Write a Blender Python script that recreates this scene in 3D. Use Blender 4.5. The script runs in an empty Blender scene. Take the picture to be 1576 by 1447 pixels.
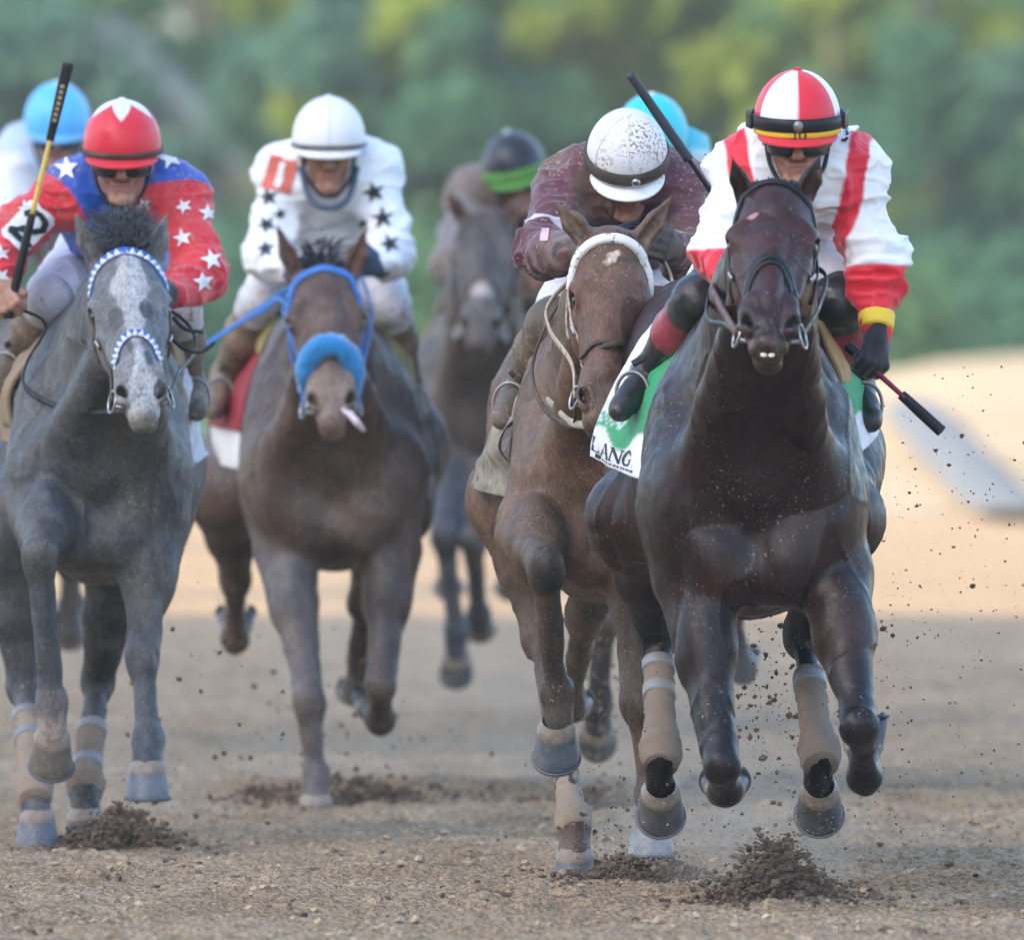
import bpy, bmesh, math, random
import numpy as np
from mathutils import Vector, Matrix
from mathutils.bvhtree import BVHTree

R = math.radians
rnd = random.Random(11)
rng = np.random.default_rng(7)
scene = bpy.context.scene
COL = scene.collection

# ------------------------------------------------------------------ camera
FPX, PW, PH, HZ, CAMH = 25000.0, 1576.0, 1447.0, 429.0, 1.56
cam = bpy.data.objects.new('camera', bpy.data.cameras.new('camera'))
COL.objects.link(cam)
cam.location = (0, 0, CAMH)
cam.rotation_euler = (R(90), 0, 0)
cam.data.sensor_width = 36.0
cam.data.sensor_fit = 'HORIZONTAL'
cam.data.lens = 36.0 * FPX / PW
cam.data.shift_y = -(PH / 2 - HZ) / PW
cam.data.clip_start = 1.0
cam.data.clip_end = 3000.0
cam.data.dof.use_dof = True
cam.data.dof.focus_distance = 41.3
cam.data.dof.aperture_fstop = cam.data.lens / 108.0
cam.data.dof.aperture_blades = 9
scene.camera = cam

# ------------------------------------------------------------------ sky, sun, exposure
SUN_EL, SUN_AZ = R(30), Vector((-0.80, -0.60, 0))      # towards the sun: low, over the stand
world = bpy.data.worlds.new('World')
scene.world = world
world.use_nodes = True
wn = world.node_tree
bg = wn.nodes['Background']
sky = wn.nodes.new('ShaderNodeTexSky')
sky.sky_type = 'NISHITA'
sky.sun_disc = False
sky.sun_elevation = SUN_EL
sky.sun_rotation = math.atan2(SUN_AZ.x, SUN_AZ.y)
sky.air_density = 1.0
sky.dust_density = 2.5
sky.ozone_density = 1.0
wn.links.new(sky.outputs['Color'], bg.inputs['Color'])
bg.inputs['Strength'].default_value = 0.15
sun = bpy.data.objects.new('sun', bpy.data.lights.new('sun', 'SUN'))
COL.objects.link(sun)
sun.data.energy = 2.9
sun.data.angle = R(0.5)
sun.data.color = (1.0, 0.78, 0.49)
sd = Vector((SUN_AZ.x * math.cos(SUN_EL), SUN_AZ.y * math.cos(SUN_EL), math.sin(SUN_EL)))
sun.rotation_euler = sd.to_track_quat('Z', 'Y').to_euler()
sun.location = (-60, 120, 60)
vs = scene.view_settings
vs.view_transform = 'Standard'
vs.look = 'None'
vs.exposure = 1.95
vs.gamma = 1.0
vs.use_curve_mapping = False
vs.use_white_balance = True
vs.white_balance_temperature = 6100
vs.white_balance_tint = 10
scene.cycles.max_bounces = 6
scene.cycles.volume_bounces = 0
scene.cycles.use_denoising = True

# ------------------------------------------------------------------ small helpers
def W(px, py, d):
    """World point seen at photo pixel (px, py) at distance d."""
    return np.array([(px - PW / 2) * d / FPX, d, CAMH - (py - HZ) * d / FPX])

def nrm(v):
    v = np.asarray(v, float)
    return v / (np.linalg.norm(v) + 1e-12)

def tag(o, label=None, cat=None, group=None, kind=None):
    if label: o['label'] = label
    if cat: o['category'] = cat
    if group: o['group'] = group
    if kind: o['kind'] = kind
    return o

def hash3(i, j, k, seed):
    n = (i * 374761393 + j * 668265263 + k * 2147483647 + seed * 1274126177) & 0xffffffff
    n = ((n ^ (n >> 13)) * 1274126177) & 0xffffffff
    n = n ^ (n >> 16)
    return (n & 0xffff).astype(np.float32) / 65535.0

def vnoise(P, scale, seed=0):
    """Value noise in 0..1 at points P (n,3)."""
    Q = np.asarray(P, np.float64) * scale
    I = np.floor(Q).astype(np.int64)
    F = (Q - I)
    F = F * F * (3 - 2 * F)
    out = 0
    for a in (0, 1):
        wa = F[:, 0] if a else 1 - F[:, 0]
        for b in (0, 1):
            wb = F[:, 1] if b else 1 - F[:, 1]
            for c in (0, 1):
                wc = F[:, 2] if c else 1 - F[:, 2]
                out = out + wa * wb * wc * hash3(I[:, 0] + a, I[:, 1] + b, I[:, 2] + c, seed)
    return out

def fbm(P, scale, seed=0, octv=3):
    s, amp, tot = 0, 1.0, 0.0
    for o in range(octv):
        s = s + amp * vnoise(P, scale * 2 ** o, seed + 17 * o)
        tot += amp
        amp *= 0.5
    return s / tot

def sstep(a, b, x):
    t = np.clip((x - a) / (b - a), 0, 1)
    return t * t * (3 - 2 * t)

def mixc(c, new, w):
    return c * (1 - w[:, None]) + np.asarray(new)[None, :] * w[:, None]

# ------------------------------------------------------------------ signed distance modelling
class Rc:                                            # round cone, optionally thinned along axis n by q
    def __init__(s, a, b, ra, rb, k=.03, col=None, n=None, q=1.0, sub=False):
        s.a = np.asarray(a, np.float32); s.b = np.asarray(b, np.float32)
        s.ra, s.rb, s.k, s.col, s.q, s.sub = ra, rb, k, col, q, sub
        s.n = None if n is None else nrm(n).astype(np.float32)
        m = max(ra, rb)
        s.lo = np.minimum(s.a, s.b) - m * (1 / min(1, q)); s.hi = np.maximum(s.a, s.b) + m * (1 / min(1, q))
    def d(s, x, y, z):
        ab = s.b - s.a
        px, py, pz = x - s.a[0], y - s.a[1], z - s.a[2]
        t = np.clip((px * ab[0] + py * ab[1] + pz * ab[2]) / (float(ab @ ab) + 1e-9), 0, 1)
        qx, qy, qz = px - t * ab[0], py - t * ab[1], pz - t * ab[2]
        l2 = qx * qx + qy * qy + qz * qz
        if s.n is not None:
            dn = qx * s.n[0] + qy * s.n[1] + qz * s.n[2]
            l2 = l2 + dn * dn * (s.q * s.q - 1)
        return (np.sqrt(l2) - (s.ra + (s.rb - s.ra) * t)) / max(1.0, s.q ** .5)

class El:                                            # ellipsoid, rotated by the columns of M
    def __init__(s, c, r, k=.03, col=None, M=None, sub=False):
        s.c = np.asarray(c, np.float32); s.r = np.asarray(r, np.float32)
        s.k, s.col, s.sub = k, col, sub
        s.M = None if M is None else np.asarray(M, np.float32)
        if M is None:
            e = s.r
        else:
            e = np.sqrt(((s.M * s.r[None, :]) ** 2).sum(1))
        s.lo, s.hi = s.c - e, s.c + e
    def d(s, x, y, z):
        px, py, pz = x - s.c[0], y - s.c[1], z - s.c[2]
        if s.M is not None:
            M = s.M
            px, py, pz = (px * M[0, 0] + py * M[1, 0] + pz * M[2, 0], px * M[0, 1] + py * M[1, 1] + pz * M[2, 1],
                          px * M[0, 2] + py * M[1, 2] + pz * M[2, 2])
        r = s.r
        a2, b2, c2 = (px / r[0]) ** 2, (py / r[1]) ** 2, (pz / r[2]) ** 2
        k0 = np.sqrt(a2 + b2 + c2)
        k1 = np.sqrt(a2 / r[0] ** 2 + b2 / r[1] ** 2 + c2 / r[2] ** 2)
        return k0 * (k0 - 1) / (k1 + 1e-6)

def axis(lo, hi, zones, coarse):
    """Grid coordinates from lo to hi: spacing given by zones [(a, b, h)], else coarse."""
    out, x = [], lo
    while x < hi:
        out.append(x)
        h = coarse
        for a, b, hh in zones:
            if a - coarse <= x <= b: h = min(h, hh)
        x += h
    out.append(x)
    return np.array(out, np.float32)

def sdf_mesh(prims, h, zx=(), zy=(), zz=(), smooth=1):
    add = [p for p in prims if not p.sub]
    lo = np.min([p.lo for p in add], 0) - .04
    hi = np.max([p.hi for p in add], 0) + .04
    X, Y, Z = axis(lo[0], hi[0], zx, h), axis(lo[1], hi[1], zy, h), axis(lo[2], hi[2], zz, h)
    F = np.full((len(X), len(Y), len(Z)), .15, np.float32)
    for p in prims:
        m = p.k + .035
        i = [slice(max(0, np.searchsorted(A, p.lo[n] - m) - 1), np.searchsorted(A, p.hi[n] + m) + 1) for n, A in enumerate((X, Y, Z))]
        if any(s.stop - s.start < 2 for s in i): continue
        sub = F[i[0], i[1], i[2]]
        d = p.d(X[i[0]][:, None, None], Y[i[1]][None, :, None], Z[i[2]][None, None, :])
        if p.sub:
            hh = np.maximum(p.k - np.abs(sub + d), 0) / p.k
            F[i[0], i[1], i[2]] = np.maximum(sub, -d) + hh * hh * p.k * .25
        else:
            hh = np.maximum(p.k - np.abs(sub - d), 0) / p.k
            F[i[0], i[1], i[2]] = np.minimum(sub, d) - hh * hh * p.k * .25
    S = F < 0
    c = np.zeros(tuple(n - 1 for n in F.shape), np.uint8)
    sl = (slice(0, -1), slice(1, None))
    offs = [(a, b, e) for a in (0, 1) for b in (0, 1) for e in (0, 1)]
    for a, b, e in offs: c += S[sl[a], sl[b], sl[e]]
    ijk = np.argwhere((c > 0) & (c < 8))
    idx = np.full(c.shape, -1, np.int32)
    idx[ijk[:, 0], ijk[:, 1], ijk[:, 2]] = np.arange(len(ijk))
    cv = {o: F[ijk[:, 0] + o[0], ijk[:, 1] + o[1], ijk[:, 2] + o[2]] for o in offs}
    acc = np.zeros((len(ijk), 3)); cnt = np.zeros(len(ijk))
    for o in offs:
        for ax in range(3):
            if o[ax]: continue
            o2 = list(o); o2[ax] = 1; o2 = tuple(o2)
            f0, f1 = cv[o], cv[o2]
            m = (f0 < 0) != (f1 < 0)
            t = f0[m] / (f0[m] - f1[m])
            q = np.tile(np.array(o, float), (m.sum(), 1)); q[:, ax] = t
            acc[m] += q; cnt[m] += 1
    fr = acc / cnt[:, None]
    V = np.empty((len(ijk), 3))
    for n, A in enumerate((X, Y, Z)):
        V[:, n] = A[ijk[:, n]] + fr[:, n] * (A[ijk[:, n] + 1] - A[ijk[:, n]])
    faces = []
    for ax in range(3):
        b, e = [n for n in range(3) if n != ax]
        s0 = [slice(None)] * 3; s1 = [slice(None)] * 3
        s0[ax] = slice(0, -1); s1[ax] = slice(1, None)
        for n in (b, e): s0[n] = s1[n] = slice(1, -1)
        A0, A1 = S[tuple(s0)], S[tuple(s1)]
        E = np.argwhere(A0 != A1)
        ins = A0[E[:, 0], E[:, 1], E[:, 2]]
        E = E.copy(); E[:, b] += 1; E[:, e] += 1
        def cell(db, de):
            G = E.copy(); G[:, b] += db; G[:, e] += de
            return idx[G[:, 0], G[:, 1], G[:, 2]]
        q = np.stack([cell(-1, -1), cell(0, -1), cell(0, 0), cell(-1, 0)], 1)
        flip = ins if ax != 1 else ~ins
        q[~flip] = q[~flip][:, ::-1]
        faces.append(q)
    Q = np.concatenate(faces)
    Q = Q[(Q >= 0).all(1)]
    for _ in range(smooth): V = laplace(V, Q, .5)
    return V, Q

def laplace(V, Q, f):
    n = len(V)
    a = Q.ravel(); b = np.roll(Q, -1, 1).ravel()
    A = np.concatenate([a, b]); B = np.concatenate([b, a])
    cnt = np.bincount(A, minlength=n)
    out = np.empty_like(V)
    for k in range(3): out[:, k] = np.bincount(A, weights=V[B, k], minlength=n) / np.maximum(cnt, 1)
    return V * (1 - f) + out * f

def vnormals(V, Q):
    N = np.cross(V[Q[:, 2]] - V[Q[:, 0]], V[Q[:, 3]] - V[Q[:, 1]])
    out = np.zeros_like(V)
    for k in range(3):
        for c in range(4): out[:, k] += np.bincount(Q[:, c], weights=N[:, k], minlength=len(V))
    return out / (np.linalg.norm(out, axis=1)[:, None] + 1e-12)

def prim_colours(V, prims, base, soft=.012):
    acc = np.zeros((len(V), 3)); ws = np.full(len(V), 1e-9)
    x, y, z = (V[:, n].astype(np.float32) for n in range(3))
    for p in prims:
        if p.sub or p.col is None: continue
        w = np.exp(-np.clip(p.d(x, y, z), 0, .3) / soft)
        acc += w[:, None] * np.asarray(p.col)[None, :]; ws += w
    return np.where((ws > 1e-6)[:, None], acc / ws[:, None], np.asarray(base)[None, :])

def mesh_np(name, V, Q, mat=None, cols=None, parent=None, origin=(0, 0, 0), smooth=True):
    """One mesh object from numpy arrays; V in world space, the object's origin at `origin`."""
    me = bpy.data.meshes.new(name)
    V = np.asarray(V, float) - np.asarray(origin, float)[None, :]
    Q = np.asarray(Q)
    me.vertices.add(len(V)); me.vertices.foreach_set('co', V.astype(np.float32).ravel())
    n = Q.shape[1]
    me.loops.add(Q.size); me.loops.foreach_set('vertex_index', Q.astype(np.int32).ravel())
    me.polygons.add(len(Q)); me.polygons.foreach_set('loop_start', np.arange(0, Q.size, n, dtype=np.int32))
    me.polygons.foreach_set('use_smooth', np.full(len(Q), smooth))
    me.update(calc_edges=True)
    me.validate()
    if cols is not None:
        at = me.attributes.new('Col', 'FLOAT_COLOR', 'POINT')
        c4 = np.ones((len(V), 4), np.float32); c4[:, :3] = cols
        at.data.foreach_set('color', c4.ravel())
    return link(name, me, mat, parent, origin)

def link(name, me, mat, parent=None, origin=(0, 0, 0)):
    o = bpy.data.objects.new(name, me); COL.objects.link(o)
    if mat: me.materials.append(mat)
    if parent is not None:
        o.parent = parent
        o.location = Vector(origin) - origin_of(parent)
    else:
        o.location = origin
    return o

def origin_of(o):
    v = Vector(o.location)
    while o.parent is not None:
        o = o.parent; v += o.location
    return v

def empty(name, loc):
    o = bpy.data.objects.new(name, None); COL.objects.link(o); o.location = loc
    o.empty_display_size = .1
    return o

def catmull(pts, n):
    P = np.asarray(pts, float)
    if len(P) < 3:
        return P[0][None] + (P[-1] - P[0])[None] * np.linspace(0, 1, n)[:, None]
    E = np.vstack([2 * P[0] - P[1], P, 2 * P[-1] - P[-2]])
    T = np.linspace(0, len(P) - 1 - 1e-6, n)
    I = T.astype(int); t = (T - I)[:, None]
    a, b, c, d = E[I], E[I + 1], E[I + 2], E[I + 3]
    return .5 * (2 * b + (c - a) * t + (2 * a - 5 * b + 4 * c - d) * t ** 2 + (3 * b - a - 3 * c + d) * t ** 3)

def frames(P, hint=(0, 0, 1)):
    T = np.gradient(P, axis=0); T /= np.linalg.norm(T, axis=1)[:, None] + 1e-12
    h = np.asarray(hint, float)
    if abs(T[0] @ h) > .92: h = np.array([1., .2, 0])
    N = np.empty_like(P); n = h
    for i in range(len(P)):
        n = nrm(n - T[i] * (n @ T[i])); N[i] = n
    return T, N, np.cross(T, N)

def tube_arrays(pts, radii, n=24, seg=10, flat=1.0, hint=(0, 0, 1), lumps=0, seed=0):
    P = catmull(pts, n)
    rr = np.interp(np.linspace(0, 1, n), np.linspace(0, 1, len(np.atleast_1d(radii))), np.atleast_1d(radii)) if np.ndim(radii) else np.full(n, radii)
    T, N, B = frames(P, hint)
    a = np.linspace(0, 2 * np.pi, seg, endpoint=False)
    V = (P[:, None, :] + rr[:, None, None] * (np.cos(a)[None, :, None] * N[:, None, :] + flat * np.sin(a)[None, :, None] * B[:, None, :])).reshape(-1, 3)
    if lumps: V = V + (vnoise(V, 60, seed) - .5)[:, None] * lumps
    i = np.arange(n - 1)[:, None] * seg; j = np.arange(seg)[None, :]; j2 = (j + 1) % seg
    Q = np.stack([i + j, i + j2, i + seg + j2, i + seg + j], -1).reshape(-1, 4)
    k = len(V)
    V = np.vstack([V, P[0], P[-1]])
    c0 = np.stack([np.full(seg, k), (np.arange(seg) + 1) % seg, np.arange(seg), np.full(seg, k)], 1)
    b0 = (n - 1) * seg
    c1 = np.stack([np.full(seg, k + 1), b0 + np.arange(seg), b0 + (np.arange(seg) + 1) % seg, np.full(seg, k + 1)], 1)
    return V, Q, np.vstack([c0[:, :3], c1[:, :3]])

def build(name, parts, mat, parent=None, origin=None, smooth=True):
    """parts: list of (V, faces, ...) with face arrays of 3 or 4 -> one object."""
    vs_, fs_, k = [], [], 0
    for p in parts:
        vs_.append(np.asarray(p[0]))
        for f in p[1:]:
            if len(f): fs_ += (np.asarray(f) + k).tolist()
        k += len(p[0])
    V = np.vstack(vs_)
    if origin is None:
        origin = origin_of(parent) if parent is not None else V.mean(0)
    me = bpy.data.meshes.new(name)
    me.from_pydata((V - np.asarray(origin)[None, :]).tolist(), [], fs_)
    me.update()
    me.polygons.foreach_set('use_smooth', np.full(len(me.polygons), smooth))
    return link(name, me, mat, parent, origin)

def tube(name, pts, radii, mat, parent=None, n=24, seg=10, **kw):
    return build(name, [tube_arrays(pts, radii, n, seg, **kw)], mat, parent)

def sheet_arrays(rows, nu, nv, thick=.003, wave=0, seed=0):
    """Thick cloth through rows of control points."""
    A = np.array([catmull(r, nu) for r in rows])
    G = np.stack([catmull(A[:, i], nv) for i in range(nu)], 1)
    du = np.gradient(G, axis=1); dv = np.gradient(G, axis=0)
    N = np.cross(du, dv); N /= np.linalg.norm(N, axis=2)[..., None] + 1e-12
    if wave:
        G = G + N * ((fbm(G.reshape(-1, 3), 9, seed) - .5).reshape(nv, nu, 1) * wave)
    return G, N

def sheet(name, rows, mat, parent=None, nu=24, nv=24, thick=.004, wave=0, seed=0, origin=None):
    G, N = sheet_arrays(rows, nu, nv, thick, wave, seed)
    V = np.vstack([(G + N * thick / 2).reshape(-1, 3), (G - N * thick / 2).reshape(-1, 3)])
    i = np.arange(nv - 1)[:, None] * nu; j = np.arange(nu - 1)[None, :]
    Q = np.stack([i + j, i + j + 1, i + nu + j + 1, i + nu + j], -1).reshape(-1, 4)
    o = nu * nv
    ring = np.concatenate([np.arange(nu), np.arange(1, nv) * nu + nu - 1, (nv - 1) * nu + np.arange(nu - 2, -1, -1), np.arange(nv - 2, 0, -1) * nu])
    r2 = np.roll(ring, -1)
    E = np.stack([ring, ring + o, r2 + o, r2], 1)
    ob = build(name, [(V, Q, Q[:, ::-1] + o, E)], mat, parent, origin)
    return ob, G, N

def bvh_of(o):
    me = o.data; off = origin_of(o)
    return BVHTree.FromPolygons([v.co + off for v in me.vertices], [tuple(p.vertices) for p in me.polygons])

def bvh_np(V, Q):
    return BVHTree.FromPolygons([Vector(v) for v in V], [tuple(int(i) for i in q) for q in Q])

def strap_arrays(pts, width, thick, normals, n=None):
    """Flat strap along points with given outward normals."""
    P = np.asarray(pts, float); N = np.asarray(normals, float)
    T = np.gradient(P, axis=0); T /= np.linalg.norm(T, axis=1)[:, None] + 1e-12
    B = np.cross(T, N); B /= np.linalg.norm(B, axis=1)[:, None] + 1e-12
    w = width / 2; t = thick
    ring = [P - B * w, P - B * w * .85 + N * t, P + B * w * .85 + N * t, P + B * w, P + B * w * .8 - N * t * .5, P - B * w * .8 - N * t * .5]
    V = np.stack(ring, 1).reshape(-1, 3); s = 6; m = len(P)
    i = np.arange(m - 1)[:, None] * s; j = np.arange(s)[None, :]; j2 = (j + 1) % s
    Q = np.stack([i + j, i + s + j, i + s + j2, i + j2], -1).reshape(-1, 4)
    caps = np.array([[0, 1, 2, 3], [0, 3, 4, 5], [(m - 1) * s + 3, (m - 1) * s + 2, (m - 1) * s + 1, (m - 1) * s], [(m - 1) * s + 5, (m - 1) * s + 4, (m - 1) * s + 3, (m - 1) * s]])
    return V, Q, caps

def ball_arrays(c, r, M=None, nu=16, nv=10):
    th = np.linspace(0, np.pi, nv + 1); ph = np.linspace(0, 2 * np.pi, nu, endpoint=False)
    P = np.stack([np.sin(th)[:, None] * np.cos(ph)[None], np.sin(th)[:, None] * np.sin(ph)[None], np.cos(th)[:, None] * np.ones(nu)[None]], -1)
    P = P.reshape(-1, 3) * np.asarray(r, float)
    if M is not None: P = P @ np.asarray(M).T
    i = np.arange(nv)[:, None] * nu; j = np.arange(nu)[None]; j2 = (j + 1) % nu
    Q = np.stack([i + j, i + nu + j, i + nu + j2, i + j2], -1).reshape(-1, 4)
    return P + np.asarray(c)[None], Q

def torus_arrays(c, R0, r0, nrmv, nu=20, nv=8):
    n = nrm(nrmv); a = nrm(np.cross(n, [0.3, .5, .8])); b = np.cross(n, a)
    U = np.linspace(0, 2 * np.pi, nu, endpoint=False); V_ = np.linspace(0, 2 * np.pi, nv, endpoint=False)
    rad = np.cos(U)[:, None] * a + np.sin(U)[:, None] * b
    P = np.asarray(c)[None, None] + (R0 + r0 * np.cos(V_))[None, :, None] * rad[:, None] + r0 * np.sin(V_)[None, :, None] * n
    i = np.arange(nu)[:, None]; j = np.arange(nv)[None]
    Q = np.stack([i * nv + j, ((i + 1) % nu) * nv + j, ((i + 1) % nu) * nv + (j + 1) % nv, i * nv + (j + 1) % nv], -1).reshape(-1, 4)
    return P.reshape(-1, 3), Q
# ------------------------------------------------------------------ materials
MATS = {}
def nt(name):
    m = bpy.data.materials.new(name); m.use_nodes = True
    t = m.node_tree
    return m, t, t.nodes, t.links, t.nodes['Principled BSDF']

def surf(name, col=None, rough=.6, spec=.4, vcol=False, var=.12, vscale=14, bump=.0, bscale=120, dirt=0, dirt_col=(.30, .22, .15), dscale=55,
         sheen=0, metal=0, coat=0, dust=0, stretch=None, grain=0, grain_scale=300):
    """Principled surface: a base colour (or the mesh's own colours), mottled, with optional mud specks, a dust film and fine relief."""
    if name in MATS: return MATS[name]
    m, t, N, L, b = nt(name)
    tc = N.new('ShaderNodeTexCoord')
    vec = tc.outputs['Object']
    if stretch:
        mp = N.new('ShaderNodeMapping'); mp.inputs['Scale'].default_value = stretch
        L.new(vec, mp.inputs['Vector']); bvec = mp.outputs['Vector']
    else: bvec = vec
    if vcol:
        a = N.new('ShaderNodeAttribute'); a.attribute_name = 'Col'; base = a.outputs['Color']
    else:
        rgb = N.new('ShaderNodeRGB'); rgb.outputs[0].default_value = (*col, 1); base = rgb.outputs[0]
    def noise(scale, det=3, v=None):
        n = N.new('ShaderNodeTexNoise'); n.inputs['Scale'].default_value = scale; n.inputs['Detail'].default_value = det
        L.new(v or vec, n.inputs['Vector']); return n.outputs['Fac']
    def ramp(f, lo, hi):
        r = N.new('ShaderNodeMapRange'); r.inputs['From Min'].default_value = lo; r.inputs['From Max'].default_value = hi
        L.new(f, r.inputs['Value']); return r.outputs['Result']
    def mix(f, a, c2, mode='MIX'):
        x = N.new('ShaderNodeMix'); x.data_type = 'RGBA'; x.blend_type = mode
        if isinstance(f, float): x.inputs['Factor'].default_value = f
        else: L.new(f, x.inputs['Factor'])
        L.new(a, x.inputs['A'])
        if isinstance(c2, tuple): x.inputs['B'].default_value = (*c2, 1)
        else: L.new(c2, x.inputs['B'])
        return x.outputs['Result']
    if var:
        h = N.new('ShaderNodeHueSaturation')
        mr = N.new('ShaderNodeMapRange'); mr.inputs['From Min'].default_value = .3; mr.inputs['From Max'].default_value = .7
        mr.inputs['To Min'].default_value = 1 - var; mr.inputs['To Max'].default_value = 1 + var
        L.new(noise(vscale, 5), mr.inputs['Value']); L.new(mr.outputs['Result'], h.inputs['Value']); L.new(base, h.inputs['Color'])
        base = h.outputs['Color']
    if grain:
        h = N.new('ShaderNodeHueSaturation')
        mr = N.new('ShaderNodeMapRange'); mr.inputs['From Min'].default_value = .3; mr.inputs['From Max'].default_value = .7
        mr.inputs['To Min'].default_value = 1 - grain; mr.inputs['To Max'].default_value = 1 + grain
        L.new(noise(grain_scale, 3, bvec), mr.inputs['Value']); L.new(mr.outputs['Result'], h.inputs['Value']); L.new(base, h.inputs['Color'])
        base = h.outputs['Color']
    if dust:
        f = ramp(noise(9, 6), .38, .72)
        s = N.new('ShaderNodeMath'); s.operation = 'MULTIPLY'; s.inputs[1].default_value = dust; L.new(f, s.inputs[0])
        base = mix(s.outputs[0], base, dirt_col)
    if dirt:
        f = ramp(noise(dscale, 2), .66 - .16 * dirt, .70 - .16 * dirt)
        g = ramp(noise(7, 3), .40, .62)
        s = N.new('ShaderNodeMath'); s.operation = 'MULTIPLY'; L.new(f, s.inputs[0]); L.new(g, s.inputs[1])
        base = mix(s.outputs[0], base, dirt_col)
    L.new(base, b.inputs['Base Color'])
    b.inputs['Specular IOR Level'].default_value = spec
    b.inputs['Metallic'].default_value = metal
    b.inputs['Sheen Weight'].default_value = sheen
    b.inputs['Coat Weight'].default_value = coat
    rr = N.new('ShaderNodeMapRange'); rr.inputs['To Min'].default_value = max(.02, rough - .12); rr.inputs['To Max'].default_value = min(1, rough + .12)
    rr.inputs['From Min'].default_value = .3; rr.inputs['From Max'].default_value = .7
    L.new(noise(31, 4), rr.inputs['Value']); L.new(rr.outputs['Result'], b.inputs['Roughness'])
    if bump:
        bp = N.new('ShaderNodeBump'); bp.inputs['Strength'].default_value = bump; bp.inputs['Distance'].default_value = .004
        L.new(noise(bscale, 4, bvec), bp.inputs['Height']); L.new(bp.outputs['Normal'], b.inputs['Normal'])
    MATS[name] = m
    return m

MUD = (.25, .19, .14)
coat = surf('coat', vcol=True, rough=.40, spec=.34, var=.2, vscale=22, bump=.35, bscale=260, stretch=(1, 1, .35), dirt=.05, dirt_col=(.20, .17, .15), dscale=140, grain=.42, grain_scale=170)
coat_muddy = surf('coat_muddy', vcol=True, rough=.52, spec=.32, var=.16, vscale=22, bump=.45, bscale=220, stretch=(1, 1, .35), dirt=.12, dirt_col=(.26, .20, .15), dscale=130, dust=.12, grain=.36, grain_scale=160)
hoof_m = surf('hoof_horn', vcol=True, rough=.5, var=.25, vscale=40, bump=.3, bscale=90, stretch=(.3, .3, 4), dust=.12, dirt_col=(.24, .19, .15))
shoe_m = surf('horseshoe_steel', (.12, .12, .125), rough=.6, metal=.5, var=.2)
hair_black = surf('hair_black', (.018, .016, .018), rough=.55, var=.3)
hair_grey = surf('hair_grey', (.085, .09, .10), rough=.6, var=.4)
eye_m = surf('horse_eye', (.012, .008, .006), rough=.08, spec=.6, var=0)
leather_black = surf('black_leather', (.011, .010, .011), rough=.45, spec=.3, var=.2, bump=.2)
leather_brown = surf('brown_leather', (.085, .028, .018), rough=.5, spec=.3, var=.25, bump=.25, dust=.05)
leather_mud = surf('muddy_leather', (.07, .052, .04), rough=.7, spec=.25, var=.3, bump=.4, dust=.25)
tan_panel = surf('tan_suede', (.42, .27, .12), rough=.75, var=.2, bump=.3, dust=.25)
steel = surf('bright_steel', (.42, .42, .42), rough=.35, metal=1, var=.05)
skin = surf('skin', vcol=True, rough=.5, var=.12, vscale=30, bump=.15, spec=.4)
wool_white = surf('white_rubber', (.72, .70, .66), rough=.6, var=.1, dirt=.45, dirt_col=MUD)
TEETH = surf('teeth', (.62, .57, .45), rough=.3, var=.1)
blue_lth = surf('blue_patent', (.04, .13, .42), rough=.3, var=.1)
white_lth = surf('white_patent', (.72, .72, .70), rough=.35, var=.08, dust=.2)
blue_strap = surf('blue_webbing', (.03, .16, .50), rough=.5, var=.15, bump=.2, dust=.1)
blue_fleece = surf('blue_fleece', (.015, .19, .46), rough=.95, sheen=.6, var=.2, vscale=60, bump=1.0, bscale=170)
wool_dirty = surf('dirty_webbing', (.42, .36, .28), rough=.8, var=.25, bump=.3, dirt=.6, dirt_col=MUD)
iron_m = surf('stirrup_metal', (.28, .28, .28), rough=.45, metal=.8, var=.2, dust=.4)
# ------------------------------------------------------------------ the dirt track, one sheet to the horizon
def steps(*segs):
    out = []
    for a, b, h in segs: out += list(np.arange(a, b, h))
    return np.array(out + [segs[-1][1]])
_hx = steps((0, 1.75, .014), (1.75, 3.4, .05), (3.4, 12, .4), (12, 60, 4), (60, 700, 40))
gx = np.concatenate([-_hx[::-1][:-1], _hx])
gy = steps((-80, 20, 10), (20, 36, 1), (36, 43, .018), (43, 50, .035), (50, 62, .09), (62, 80, .3), (80, 130, 1.0), (130, 400, 10), (400, 1600, 100))
GX, GY = np.meshgrid(gx, gy)
gp = np.stack([GX.ravel(), GY.ravel(), np.zeros(GX.size)], 1)
near_ = (np.abs(gp[:, 0]) < 3.6) & (gp[:, 1] > 35) & (gp[:, 1] < 85)
q = gp[near_]
rg = lambda s, sd: np.abs(2 * vnoise(q, s, sd) - 1)
hgt = (fbm(q, 1.6, 101, 2) - .5) * .055 + (fbm(q, 7, 102, 3) - .5) * .030 + (1 - rg(16, 104)) ** 3 * .010 + (vnoise(q, 30, 105) - .5) * .020 + (vnoise(q, 55, 107) - .5) * .010 - sstep(.62, .80, vnoise(q, 5.5, 106)) * .020
for _ in range(170):                                   # hoof prints: torn hollows with a pushed up rim
    cx_, cy_ = rnd.uniform(-1.9, 1.9), 36.6 + 16 * rnd.random() ** 1.4
    k_ = np.abs(q[:, 1] - cy_) < .5
    dx_, dy_ = (q[k_, 0] - cx_) / rnd.uniform(.05, .08), (q[k_, 1] - cy_) / rnd.uniform(.08, .16)
    r2 = dx_ ** 2 + dy_ ** 2
    hgt[k_] += (-.030 * np.exp(-r2) + .022 * np.exp(-((np.sqrt(r2) - 1.5) / .45) ** 2) * (.4 + .6 * vnoise(q[k_], 25, 108))) * rnd.uniform(.5, 1.1)
fade = sstep(36, 37, q[:, 1]) * sstep(85, 62, q[:, 1]) * sstep(3.6, 3.2, np.abs(q[:, 0]))
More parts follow.
